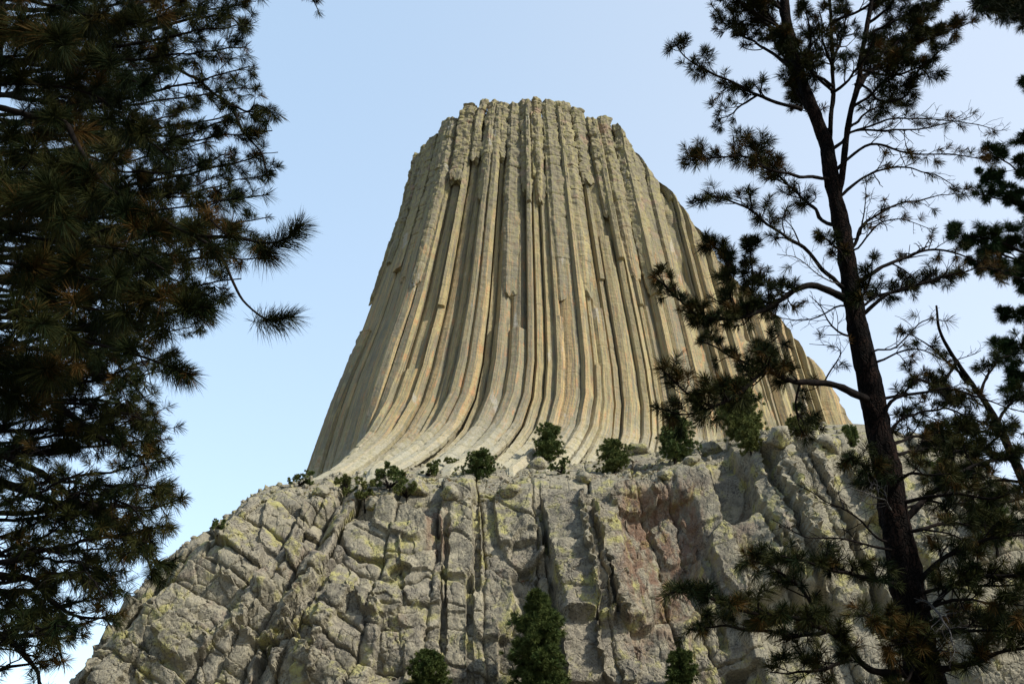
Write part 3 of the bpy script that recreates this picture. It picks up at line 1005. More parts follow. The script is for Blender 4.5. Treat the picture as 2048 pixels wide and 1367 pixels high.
def limb(root, pts, r0, r1, st):
    """one branch of a pine with its side twigs and needle tufts. st: style dict"""
    tb, nd = Tubes(), Needles()
    line = spline(pts, st.get('step', .10))
    n = len(line)
    seed = rng.uniform(0, 99)
    wig = st.get('wig', .026)
    ar = np.arange(n) * st.get('step', .10)
    line = line + np.stack([noise(ar / .22 + seed, ar * 0 + i, seed=91) for i in range(3)], -1) * wig
    rad = r0 + (r1 - r0) * np.linspace(0, 1, n) ** .8
    tb.add(line, rad, 7, .18, seed)
    L = ar[-1]
    T = np.gradient(line, axis=0)
    sc, tl = st['scale'] * rng.uniform(.8, 1.15), st['tuft'] * rng.uniform(.8, 1.12)
    dens = st.get('dens', 1.0)
    s = L * st.get('start', .25)
    side = 1
    hue_b = st.get('hue', .35)
    up = st.get('up', .45)

    def put(p, ax, hue=None):
        if rng.random() > st.get('leafy', .92): return
        h = hue_b + rng.normal(0, .2) if hue is None else hue
        if rng.random() < st.get('brown', .12): h = rng.uniform(.7, 1.0)
        nd.tuft(p, ax, int(st['n'] * rng.uniform(.7, 1.2)), tl * rng.uniform(.8, 1.15), st['w'], np.clip(h, 0, 1), .55)

    def twig(p, d, ln, rr, depth):
        k = max(5, int(ln / .06))
        q, dd, pts_ = p.copy(), unit(d), [p.copy()]
        for i in range(k):
            dd = unit(dd + np.array([0, 0, up * .16]) + rng.normal(0, .19, 3))
            q = q + dd * ln / k
            pts_.append(q.copy())
        pts_ = np.array(pts_)
        tb.add(pts_, np.linspace(rr, rr * .55, len(pts_)), 5)
        put(pts_[-1], dd)
        if depth > 0:
            m = int(rng.integers(1, 4) * dens + .5)
            for _ in range(m):
                j = int(rng.uniform(.25, .9) * (len(pts_) - 1))
                t_ = unit(pts_[min(j + 1, len(pts_) - 1)] - pts_[j])
                r_ = unit(np.cross(t_, rng.normal(0, 1, 3)))
                twig(pts_[j], t_ * .7 + r_ * .8 + np.array([0, 0, up * .3]), ln * rng.uniform(.3, .55), rr * .65, depth - 1)
    while s < L * .97:
        i = int(s / L * (n - 1))
        t_ = unit(T[i])
        r_ = unit(np.cross(t_, np.array([0, 0, 1.0])) * side + rng.normal(0, .55, 3))
        side = -side
        fr = s / L
        ln = sc * rng.uniform(.45, 1.0) * (1.05 - .55 * fr)
        twig(line[i], t_ * .75 + r_ * .75 + np.array([0, 0, up * .35]), ln, max(.0045, min(rad[i] * .5, .016 * sc + .004)), st.get('depth', 1))
        s += st.get('gap', .26) * rng.uniform(.6, 1.4) / dens
    put(line[-1], T[-1])
    if st.get('endtuft'):
        for q in range(st['endtuft']):
            j = max(0, n - 1 - int(q * .06 / st.get('step', .1)))
            nd.tuft(line[j], unit(T[-1]), int(st['n'] * 1.0), tl * 1.05, st['w'], np.clip(hue_b + rng.normal(0, .08), 0, 1), .9, .25, 1.5)
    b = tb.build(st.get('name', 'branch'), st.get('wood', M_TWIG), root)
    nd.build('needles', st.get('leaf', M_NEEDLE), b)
    return b


def trunk(root, pts, rads, mat=M_BARK, name='trunk', sides=28):
    tb = Tubes()
    line = spline(pts, .08)
    ln = np.linspace(0, 1, len(line))
    seed = rng.uniform(0, 50)
    line = line + np.stack([noise(ln * 9 + seed, ln * 0 + i, seed=95) for i in range(3)], -1) * .03
    tb.add(line, np.interp(ln, np.linspace(0, 1, len(rads)), rads), sides, .16, seed)
    return tb.build(name, mat, root)


def pxline(pts, Y0, Y1, bow=0.0):
    n = len(pts)
    return np.array([at(p[0], p[1], Y0 + (Y1 - Y0) * (i / (n - 1)) + bow * math.sin(PI * i / (n - 1))) for i, p in enumerate(pts)])


# ---- the tall pine on the right
def right_pine():
    Y = 14.0
    b = at(1875, 1480, Y)
    gz = float(ground_z(np.array(b[0]), np.array(Y)))
    root = empty('pine_tree', (b[0], Y, gz), 'tall dark pine with thick trunk and bare limbs standing before the right buttress', 'tree')
    tp = [(1850, 1367), (1822, 1220), (1795, 1080), (1768, 920), (1740, 780), (1708, 620), (1690, 500), (1672, 400), (1655, 300)]
    pts = np.concatenate([[[b[0] + .12, Y, gz - .3], [b[0] + .06, Y, 1.2]], pxline(tp, Y, Y)])
    trunk(root, pts, [.31, .28, .26, .24, .22, .20, .18, .162, .148, .135, .12])
    stems = [([(1660, 330), (1650, 285), (1625, 220), (1598, 150), (1575, 60), (1560, -60), (1550, -180)], .118, Y),
             ([(1660, 340), (1659, 290), (1662, 220), (1668, 140), (1660, 40), (1664, -100)], .045, Y + .5),
             ([(1672, 425), (1684, 350), (1694, 260), (1716, 160), (1734, 60), (1752, -80)], .06, Y - .6)]
    for p, r, y1 in stems:
        trunk(root, pxline(p, Y, y1), [r, r * .85, r * .7, r * .45], M_BARK, 'stem', 16)
    base = dict(scale=.62, tuft=.175, n=80, w=.0062, gap=.115, hue=.30, brown=.10, depth=1, start=.3, dens=1.25, leafy=.78)
    leafy = [
        ([(1604, 220), (1555, 205), (1514, 189), (1473, 169), (1422, 148), (1376, 118), (1350, 85)], .05, -1.0, {}),
        ([(1514, 190), (1463, 228), (1436, 238)], .03, .3, {}),
        ([(1581, 133), (1535, 97), (1484, 72), (1453, 51), (1425, 10)], .045, 1.0, {}),
        ([(1575, 70), (1530, 30), (1490, 0), (1450, -50)], .04, -.6, {}),
        ([(1570, 40), (1545, -20), (1520, -80)], .04, .8, {}),
        ([(1637, 353), (1585, 352), (1535, 335), (1494, 312), (1427, 318), (1365, 320)], .045, -1.3, dict(start=.4, hue=.5, brown=.22)),
        ([(1647, 440), (1617, 404), (1576, 369), (1535, 328), (1490, 275)], .05, 1.2, {}),
        ([(1673, 568), (1617, 502), (1576, 476), (1525, 440), (1494, 415), (1437, 395), (1380, 402)], .055, -.8, dict(start=.45, leafy=.75)),
        ([(1678, 592), (1617, 573), (1555, 604), (1484, 635), (1407, 635), (1350, 590), (1308, 552)], .085, -1.6, dict(start=.3, dens=1.7)),
        ([(1480, 632), (1455, 570), (1452, 520), (1415, 478)], .035, .2, dict(dens=1.7, start=.1)),
        ([(1500, 630), (1505, 560), (1500, 480)], .03, .4, dict(dens=1.7, start=.1)),
        ([(1714, 792), (1658, 769), (1596, 764), (1535, 744), (1484, 780), (1432, 812), (1376, 785), (1318, 732)], .085, -2.0, dict(start=.35, dens=1.6)),
        ([(1432, 815), (1370, 826), (1300, 812)], .03, -.2, dict(start=.1)),
        ([(1535, 746), (1470, 716), (1430, 690), (1400, 680)], .035, .3, {}),
        ([(1560, 752), (1530, 700), (1560, 670)], .03, .4, {}),
        ([(1600, 766), (1590, 820), (1610, 870)], .03, .4, dict(start=.2)),
        ([(1765, 1160), (1693, 1148), (1620, 1125), (1560, 1110)], .05, -1.2, dict(dens=1.25, start=.2, scale=.75)),
        ([(1800, 1345), (1730, 1330), (1670, 1268), (1600, 1240), (1520, 1225), (1440, 1208), (1380, 1176), (1335, 1190)], .075, -2.2, dict(start=.25, dens=1.15)),
        ([(1660, 1262), (1590, 1268), (1520, 1262), (1450, 1250), (1375, 1260)], .045, -.6, dict(start=.1, dens=1.2)),
        ([(1640, 1240), (1600, 1170), (1520, 1120), (1480, 1130)], .04, -.4, dict(start=.15, dens=1.35)),
        ([(1700, 1320), (1620, 1340), (1540, 1345)], .04, -.6, dict(start=.2)),
        ([(1750, 960), (1730, 930), (1700, 915)], .04, -.8, dict(start=.1, scale=.5)),
        ([(1830, 1300), (1770, 1240), (1720, 1230)], .04, -1.6, dict(start=.1, scale=.6, brown=.4, hue=.5)),
        # right side
        ([(1712, 170), (1760, 130), (1810, 100), (1880, 70), (1950, 40)], .05, 1.0, dict(start=.3)),
        ([(1722, 140), (1775, 150), (1830, 140), (1890, 95)], .045, -1.0, dict(start=.3)),
        ([(1735, 70), (1790, 40), (1850, 20), (1900, -10)], .04, .6, dict(start=.2)),
        ([(1740, 20), (1800, -20), (1850, -40)], .04, -.6, dict(start=.1)),
        ([(1716, 160), (1760, 200), (1810, 190), (1840, 140), (1860, 155)], .035, -.4, dict(start=.3)),
        ([(1668, 140), (1650, 90), (1640, 20)], .04, -.9, dict(start=.1)),
        ([(1666, 120), (1690, 60), (1695, -20)], .04, .6, dict(start=.1)),
        ([(1598, 150), (1620, 90), (1610, 10)], .04, -1.0, dict(start=.1)),
        ([(1694, 260), (1750, 215), (1790, 205), (1820, 215)], .035, 1.0, dict(start=.3)),
        ([(1718, 620), (1762, 590), (1862, 562), (1930, 545)], .04, 1.6, dict(start=.3, leafy=.7)),
        ([(1745, 800), (1800, 790), (1850, 760), (1900, 790), (1960, 800)], .04, 1.2, dict(start=.3)),
        ([(1760, 890), (1820, 830), (1900, 820), (1980, 850), (2050, 870)], .04, 1.5, dict(start=.2)),
        ([(1816, 1036), (1862, 985), (1914, 944), (1955, 908), (2010, 860)], .085, 1.0, dict(start=.35)),
        ([(1880, 968), (1950, 930), (2010, 920), (2070, 900)], .04, .5, dict(start=.2)),
        ([(1838, 1160), (1888, 1118), (1940, 1087), (2048, 1068), (2120, 1060)], .06, -.6, dict(start=.25)),
        ([(1862, 1210), (1914, 1169), (1965, 1153), (2048, 1148), (2120, 1145)], .06, -1.0, dict(start=.25)),
        ([(1868, 1338), (1940, 1328), (1990, 1307), (2048, 1297), (2120, 1290)], .075, -1.0, dict(start=.3)),
        ([(1868, 1240), (1920, 1230), (1975, 1250), (2050, 1240)], .045, .8, dict(start=.3, leafy=.7)),
        ([(1860, 1290), (1880, 1380), (1940, 1420)], .04, -.6, dict(start=.1)),
        ([(1830, 1330), (1800, 1380), (1760, 1400)], .04, -.8, dict(start=.0)),
        ([(1710, 620), (1740, 560), (1745, 510)], .03, -.8, dict(start=.3, scale=.4)),
        ([(1690, 520), (1670, 490), (1640, 470)], .03, -.6, dict(start=.3, scale=.4)),
    ]
    axis_y = [y for _, y in tp][::-1]
    axis_x = [x for x, _ in tp][::-1]

    def rooted(p):
        cx_ = float(np.interp(p[0][1] + 12, axis_y, axis_x))
        if p[0][1] > 290 and abs(p[0][0] - cx_) < 75: p = [(cx_, p[0][1] + 12)] + list(p)
        return p
    for p, r, dy, ex in leafy:
        limb(root, pxline(rooted(p), Y, Y + dy), r * .78, .009, {**base, **ex})
    for k in range(20):
        y0 = rng.uniform(-60, 300)
        stx = [np.interp(y0, [-60, 60, 150, 300], [1560, 1575, 1598, 1655]), np.interp(y0, [-60, 140, 300], [1664, 1668, 1655]), np.interp(y0, [-60, 60, 160, 260, 370], [1750, 1734, 1716, 1694, 1683])][k % 3]
        sgn_ = -1 if k % 3 == 0 else (1 if k % 3 == 2 else rng.choice([-1, 1]))
        ln_ = rng.uniform(70, 190) * (1 if sgn_ > 0 else .8)
        if y0 > 180: ln_ *= .6
        limb(root, pxline([(stx, y0), (stx + sgn_ * ln_ * .4, y0 - 30), (stx + sgn_ * ln_ * .8, y0 - 75), (stx + sgn_ * ln_, y0 - 120)], Y, Y + rng.uniform(-1.8, 1.8)), .032, .008, {**base, 'start': .25})
    for k in range(10):
        y0 = rng.uniform(820, 1330)
        sx_ = np.interp(y0, [780, 1080, 1367], [1750, 1800, 1855])
        ln_ = rng.uniform(120, 330)
        limb(root, pxline([(sx_, y0), (sx_ + ln_ * .35, y0 - 20), (sx_ + ln_ * .7, y0 - 15), (sx_ + ln_, y0 - rng.uniform(0, 60))], Y, Y + rng.uniform(-1.8, 1.8)), .032, .008, {**base, 'start': .3, 'gap': .16})
    dead = dict(scale=.6, tuft=.16, n=60, w=.006, gap=.095, leafy=.15, hue=.6, brown=.4, up=.12, start=.3, depth=1, name='bare_branch')
    bare = [
        ([(1673, 292), (1709, 263), (1786, 261), (1862, 254), (1930, 236), (1950, 228)], .045, .6, {}),
        ([(1709, 261), (1800, 238), (1912, 242), (1985, 258), (2015, 262)], .03, .8, {}),
        ([(1683, 330), (1745, 288), (1811, 305), (1912, 310), (2000, 322)], .045, -.8, dict(leafy=.3)),
        ([(1686, 390), (1734, 350), (1811, 335), (1888, 358), (1930, 388)], .04, -.4, {}),
        ([(1704, 497), (1734, 445), (1786, 410), (1852, 395), (1930, 384)], .05, .4, {}),
        ([(1719, 492), (1760, 446), (1811, 440), (1868, 458)], .03, -.7, {}),
        ([(1720, 470), (1730, 410), (1732, 360)], .028, -.3, {}),
        ([(1719, 560), (1780, 527), (1827, 507), (1888, 500), (1980, 533), (2050, 545)], .06, .9, dict(leafy=.25)),
        ([(1730, 628), (1775, 590), (1862, 563), (1965, 537), (2040, 560)], .055, -.6, dict(leafy=.2)),
        ([(1765, 850), (1786, 800), (1837, 785), (1914, 780), (2020, 815), (2080, 830)], .045, -.6, {}),
        ([(1755, 700), (1800, 690), (1850, 640), (1900, 640)], .03, -1.0, dict(wood=M_DEAD)),
        ([(1760, 720), (1830, 700), (1900, 720), (1960, 700)], .03, -.6, {}),
        ([(1760, 1092), (1683, 1077), (1606, 1071), (1545, 1041)], .032, -1.0, dict(leafy=.0)),
        ([(1755, 1077), (1704, 1025), (1637, 995), (1591, 964)], .03, -.8, dict(leafy=.0)),
        ([(1690, 1015), (1680, 980), (1690, 960)], .018, -.2, dict(leafy=.0, wood=M_DEAD)),
        ([(1778, 1010), (1740, 985), (1700, 975)], .025, -1.2, dict(leafy=.0, wood=M_DEAD)),
        ([(1845, 1200), (1880, 1225), (1905, 1280), (1915, 1300)], .03, -1.4, dict(leafy=.0, wood=M_DEAD)),
        ([(1683, 610), (1620, 640), (1560, 635), (1520, 640)], .025, .6, dict(leafy=.1)),
        ([(1673, 660), (1640, 610), (1620, 590)], .03, -.4, dict(leafy=.2)),
        ([(1650, 560), (1600, 520), (1555, 508)], .02, -.9, dict(leafy=.05, wood=M_DEAD)),
        ([(1600, 490), (1580, 450), (1540, 430)], .02, .5, dict(leafy=.3)),
        ([(1650, 760), (1680, 700), (1620, 690)], .02, .4, dict(leafy=.2)),
        ([(1900, 940), (1960, 960), (2040, 980)], .03, .4, dict(leafy=.3)),
        ([(1850, 1060), (1910, 1070), (1960, 1110)], .03, -.8, dict(leafy=.3)),
        ([(1900, 1160), (1930, 1220), (1960, 1230)], .03, -.3, dict(leafy=.3)),
    ]
    for p, r, dy, ex in bare:
        limb(root, pxline(rooted(p), Y, Y + dy), r * .72, .005, {**dead, **ex})


right_pine()


# ---- greener pine at the right edge, its trunk outside the frame, and the leaning trunk
def edge_pine():
    Y = 20.0
    b = at(2260, 1500, Y)
    gz = float(ground_z(np.array(b[0]), np.array(Y)))
    root = empty('pine_tree', (b[0], Y, gz), 'bushy bright green pine reaching in from the right edge', 'tree')
    tr = [(2225, 1367), (2205, 1000), (2185, 600), (2170, 300), (2160, 0), (2155, -200)]
    trunk(root, np.concatenate([[[b[0], Y, gz - .3]], pxline(tr, Y, Y)]), [.34, .3, .26, .2, .14, .08])
    st = dict(scale=.85, tuft=.20, n=92, w=.0075, gap=.115, hue=.15, brown=.02, depth=2, start=.25, leaf=M_NEEDLE_LUSH, up=.5)
    for p, dy in [([(2168, 420), (2090, 380), (2020, 330), (1975, 300)], -.8), ([(2175, 500), (2100, 440), (2010, 400), (1950, 385)], .4), ([(2175, 480), (2080, 430), (2000, 370), (1955, 340)], 1.2),
                  ([(2180, 560), (2080, 520), (1990, 480), (1900, 470)], -.6), ([(2182, 600), (2080, 540), (1980, 500), (1890, 455)], .8), ([(2180, 580), (2100, 560), (2000, 545), (1930, 520)], 1.4),
                  ([(2190, 640), (2110, 600), (2050, 560), (1990, 545)], -.9), ([(2170, 350), (2120, 300), (2060, 290), (2020, 285)], .5),
                  ([(2190, 720), (2120, 690), (2060, 640), (2000, 635)], .5), ([(2195, 760), (2110, 740), (2050, 700), (1990, 690)], -.7), ([(2195, 790), (2120, 770), (2050, 760), (2000, 720)], .8),
                  ([(2200, 880), (2130, 840), (2070, 800), (2020, 780)], -.5), ([(2172, 250), (2120, 220), (2070, 180), (2052, 160)], .2)]:
        limb(root, pxline(p, Y, Y + dy), .05, .01, {**st})
    limb(root, pxline([(2160, 60), (2080, 40), (2010, 25), (1960, 8)], Y, Y - 8), .05, .012, {**st, 'leaf': M_NEEDLE, 'depth': 1, 'scale': .5, 'n': 60})
    limb(root, pxline([(2158, 0), (2090, 10), (2040, 0), (1990, -20)], Y, Y - 8), .05, .012, {**st, 'leaf': M_NEEDLE, 'depth': 1, 'scale': .5, 'n': 60})


edge_pine()


def leaning_pine():
    Y = 17.0
    b = at(2330, 1500, Y)
    gz = float(ground_z(np.array(b[0]), np.array(Y)))
    root = empty('pine_tree', (b[0], Y, gz), 'leaning dark pine trunk slanting up behind the tall pine at right', 'tree')
    trunk(root, np.concatenate([[[b[0] + .3, Y, gz - .3]], pxline([(2240, 1300), (2130, 1110), (2052, 964), (1990, 835), (1925, 740), (1880, 665), (1872, 610)], Y, Y)]), [.22, .19, .165, .14, .11, .08, .045, .02], M_BARK, 'trunk', 16)
    st = dict(scale=.6, tuft=.18, n=90, w=.0075, gap=.16, leafy=.65, hue=.25, brown=.05, up=.3, start=.2, depth=1)
    for p, dy in [([(1915, 720), (1890, 760), (1850, 790)], -.6), ([(1960, 790), (1990, 730), (2040, 700)], .5), ([(2000, 870), (1950, 860), (1890, 850), (1850, 870)], -.5), ([(2020, 910), (1960, 900), (1900, 880), (1840, 890)], .6),
                  ([(1990, 850), (2030, 800), (2080, 780)], .2), ([(2048, 964), (1990, 960), (1930, 990), (1890, 1040)], .4), ([(2060, 990), (2000, 1010), (1960, 1050)], -.5), ([(1940, 770), (1870, 700), (1800, 660)], .5), ([(2090, 1040), (2030, 1040), (1990, 1080)], .5)]:
        limb(root, pxline(p, Y, Y + dy), .035, .008, st)


leaning_pine()


# ---- the two pines on the left
def left_edge(y):
    return float(np.interp(y, [-80, 0, 100, 200, 300, 380, 450, 520, 560, 620, 680, 740, 800, 880, 950, 1040, 1100, 1150, 1250, 1300, 1367],
                           [520, 520, 490, 530, 565, 545, 545, 545, 485, 410, 380, 335, 310, 345, 350, 345, 300, 250, 215, 130, 70]))


def left_far_pine():
    Y = 12.0
    b = at(-90, 1500, Y)
    gz = float(ground_z(np.array(b[0]), np.array(Y)))
    root = empty('pine_tree', (b[0], Y, gz), 'dense dark pine filling the left side behind the long near sprays', 'tree')
    trunk(root, np.concatenate([[[b[0], Y, gz - .3]], pxline([(-150, 1367), (-115, 1000), (-80, 680), (-45, 400), (-15, 150), (10, -100)], Y, Y)]), [.30, .27, .24, .2, .16, .12, .08])
    tx = lambda y: float(np.interp(y, [-100, 150, 400, 680, 1000, 1367], [10, -15, -45, -80, -115, -150]))
    st = dict(scale=.60, tuft=.165, n=74, w=.0052, gap=.155, hue=.28, dens=1.3, up=.15, brown=.08, depth=1, start=.3)
    ys = np.concatenate([np.linspace(-60, 560, 30), np.linspace(585, 1320, 34)])
    for i, y in enumerate(ys):
        xe = left_edge(y)
        reach = (xe - tx(y)) * (1.0 if i % 2 else rng.uniform(.45, .85))
        y0 = y + rng.uniform(20, 90)
        x0 = tx(y0)
        xt, yt = x0 + reach, y
        sag = rng.uniform(-25, 30)
        p = [(x0, y0), (x0 + reach * .3, y0 - 5 + sag), (x0 + reach * .65, (y0 + yt) / 2 + sag), (xt, yt)]
        limb(root, pxline(p, Y, Y + rng.uniform(-2.0, 2.6)), rng.uniform(.03, .055), .008, {**st, 'leafy': .74 if y < 560 else .47})
    for k in range(26):
        y = -40 + 660 * k / 19 if k < 20 else 660 + 200 * (k - 20) / 5
        xe = left_edge(y) * rng.uniform(.35, .9)
        y0 = y + rng.uniform(10, 60)
        limb(root, pxline([(tx(y0), y0), (xe * .4 - 10, y0 - 10), (xe * .75, (y0 + y) / 2 + 15), (xe, y)], Y, Y + rng.uniform(-3.2, 3.2)), .035, .008, {**st, 'start': .1, 'leafy': .75})
    for k in range(26):
        y = rng.uniform(560, 1200)
        xe = left_edge(y) * rng.uniform(.8, 1.03)
        y0 = y - rng.uniform(10, 90)
        limb(root, pxline([(xe * .35, y0), (xe * .6, y0 + 5), (xe * .85, (y0 + y) / 2 - 8), (xe, y + rng.uniform(0, 50))], Y, Y + rng.uniform(-2.0, 2.0)), .022, .006, {**st, 'start': .15, 'leafy': .25, 'up': -.1, 'gap': .13, 'name': 'bare_branch'})
    for p, dy in [([(330, 120), (400, 165), (461, 205), (492, 225), (517, 212), (538, 228), (530, 260)], -1), ([(461, 205), (480, 260), (520, 300), (540, 360)], .2), ([(300, 60), (380, 40), (440, 30), (500, 60)], -1),
                  ([(250, 20), (380, -20), (520, -25), (600, -14), (630, 5), (641, 30)], 1), ([(300, -20), (400, -40), (500, -20), (525, 0)], .5)]:
        limb(root, pxline(p, Y, Y + dy), .03, .008, {**st, 'scale': .4, 'start': .45, 'gap': .3})
    for p, dy in [([(-40, 1140), (0, 1148), (67, 1159), (113, 1205), (154, 1230), (230, 1237)], -.8), ([(-50, 1240), (0, 1266), (46, 1302), (77, 1353), (95, 1420)], -1.2), ([(-40, 1180), (60, 1190), (110, 1250), (130, 1330)], .4),
                  ([(0, 760), (118, 815), (179, 862), (230, 887), (271, 913), (348, 913)], -.8), ([(-10, 960), (130, 1012), (205, 1010), (287, 1020), (368, 995)], .5), ([(0, 900), (100, 960), (200, 1040), (290, 1100), (340, 1150)], .6), ([(180, 1010), (250, 1060), (300, 1130), (305, 1160)], .2)]:
        limb(root, pxline(p, Y, Y + dy), .06, .009, {**st, 'start': .3, 'leafy': .7, 'gap': .17})


left_far_pine()


def left_near_pine():
    Y = 6.2
    b = at(-420, 1500, Y)
    gz = float(ground_z(np.array(b[0]), np.array(Y)))
    root = empty('pine_tree', (b[0], Y, gz), 'near pine whose long needle sprays stick out against the sky at left', 'tree')
    trunk(root, np.concatenate([[[b[0], Y, gz - .3]], pxline([(-400, 1367), (-340, 900), (-290, 500), (-250, 100), (-220, -300)], Y, Y)]), [.24, .22, .2, .17, .14, .11])
    st = dict(scale=.26, tuft=.19, n=130, w=.0032, gap=.12, hue=.22, brown=.12, depth=1, start=.35, step=.05, wig=.015, up=.3)
    big = [([(-285, 260), (-60, 215), (60, 230), (128, 245), (160, 290), (205, 365), (276, 410), (328, 440), (389, 471), (461, 476), (543, 488), (600, 448)], .034, -.3, dict(start=.3, endtuft=5, gap=.2, scale=.22)),
           ([(389, 471), (440, 512), (466, 563), (492, 604), (532, 637), (590, 632)], .013, .0, dict(leafy=0, gap=9, endtuft=5)),
           ([(461, 476), (410, 430), (430, 405), (480, 395)], .009, .2, dict(start=.5, gap=.3, scale=.15, brown=.5)),
           ([(-300, 560), (-100, 560), (60, 590), (205, 620), (287, 625), (420, 615)], .022, -.2, dict(start=.45, endtuft=3, gap=.22)),
           ([(-310, 700), (-100, 640), (60, 640), (164, 675), (225, 698), (297, 713), (379, 749)], .024, -.2, dict(start=.4, endtuft=5, gap=.24)),
           ([(-250, 60), (-60, 0), (92, 10), (184, 31), (246, 46), (287, 46), (330, 30)], .03, .2, dict(start=.4)),
           ([(-270, 300), (-80, 330), (60, 390), (130, 440)], .024, -.4, {}), ([(-290, 460), (-100, 430), (40, 470), (150, 490), (250, 500), (330, 540)], .024, .3, {}),
           ([(-280, 400), (-60, 300), (60, 270), (190, 250), (270, 240)], .022, .3, {}), ([(-260, 150), (-40, 120), (90, 110), (210, 130), (300, 180)], .022, .2, {}), ([(-290, 520), (-60, 520), (80, 540), (200, 560), (300, 600), (340, 590)], .02, -.2, {}),
           ([(-260, 180), (-80, 60), (30, 60), (130, 90)], .02, -.5, {}), ([(-290, 420), (-120, 390), (0, 420), (60, 400), (120, 380)], .02, -.6, {}), ([(-300, 640), (-120, 600), (0, 620), (90, 650)], .02, -.4, {}),
           ([(-270, 250), (-60, 180), (80, 170), (200, 200), (310, 290), (340, 320)], .022, .4, {}), ([(-280, 340), (-50, 340), (100, 350), (230, 420), (300, 470)], .022, -.1, {}), ([(-330, 860), (-120, 760), (0, 780), (80, 830)], .02, .3, {}), ([(-320, 760), (-100, 700), (20, 730), (110, 760)], .02, .2, {})]
    for p, r, dy, ex in big:
        limb(root, pxline(p, Y, Y + dy, .15), r, .006, {**st, **ex})


left_near_pine()


# ---- small trees and shrubs on the ledge and below the cliff
def small_tree(name, px, py, hpx, wpx, label, cat, shape='cone', hue=.3, pos=None, group='small trees and shrubs on the ledge', leaf=None):
    p = on_cliff(px, py) if pos is None else np.asarray(pos, float)
    depth = p[1] * CP + (p[2] - CAM_Z) * SP
    m = depth / F * 1.04
    H, Wd = hpx * m, wpx * m / 2 * 1.05
    root = empty(name, p, label, cat, group)
    tb, nd = Tubes(), Needles()
    lean = rng.normal(0, .05, 2)
    k = 14
    tz = np.linspace(-.6, 1, k)
    stem = np.stack([p[0] + lean[0] * H * tz + .02 * H * noise(tz * 4, tz * 0 + px), p[1] + lean[1] * H * tz, p[2] + H * tz], -1)
    ns = 60 if hpx > 60 else 54
    if shape == 'bush':
        tb.add(stem[:8], np.linspace(.035, .02, 8) * H, 6)
    else:
        tb.add(stem, np.linspace(.035, .006, k) * H + .03, 7)
    size = .55 + .05 * H
    if shape == 'cone':
        nw = int(7 + hpx / 11)
        for i in range(nw):
            f = .10 + .88 * (i / (nw - 1)) ** .95
            rad = Wd * 1.12 * max(.05, 1 - ((f - .36) / .70) ** 2) ** .6 * rng.uniform(.72, 1.12)
            c = np.array([np.interp(f, tz, stem[:, j]) for j in range(3)])
            for q in range(int(rng.integers(4, 7))):
                a = rng.uniform(0, 2 * PI)
                rr = rad * rng.uniform(.5, 1.08)
                e = c + np.array([math.cos(a) * rr, math.sin(a) * rr, rr * rng.uniform(-.05, .35)])
                tb.add(np.array([c, c * .5 + e * .5 - [0, 0, .05 * rr], e]), [.012 * H * (1 - f) + .03, .03, .02], 4)
                for s_ in range(5 + int(rr / .7)):
                    g = rng.uniform(.3, 1.0)
                    pt = c + (e - c) * g + rng.normal(0, .16 * rad * .6 + .1, 3)
                    nd.tuft(pt, np.array([math.cos(a), math.sin(a), .7]), ns, size * rng.uniform(.55, .9), .11, np.clip(hue + rng.normal(0, .13), 0, .75), .5, .2, 1.5)
    else:
        nclump = int(40 + hpx * wpx / 24)
        lobes = [(rng.uniform(-.8, .8), rng.uniform(-.8, .8), rng.uniform(.08, .82), rng.uniform(.16, .38)) for _ in range(10)]
        for i in range(nclump):
            lx, ly, lz, lr = lobes[i % 10]
            d = unit(rng.normal(0, 1, 3)) * rng.uniform(.4, 1) ** .5
            pt = p + np.array([(lx + d[0] * lr) * Wd, (ly + d[1] * lr) * Wd, max(.06, lz + d[2] * lr * .6) * H * .95])
            if i % 4 == 0:
                b = p + np.array([0, 0, .1 * H])
                tb.add(np.array([b, (b + pt) / 2 + rng.normal(0, .06 * H, 3), pt]), [.05 + .01 * H, .04, .02], 4)
            nd.tuft(pt, d + np.array([0, 0, .6]), ns, size * rng.uniform(.5, .9), .12, np.clip(hue + rng.normal(0, .14), 0, .8), .6, .1, 1.6)
    b_ = tb.build('trunk', M_TWIG, root)
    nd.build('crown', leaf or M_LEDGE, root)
    return root


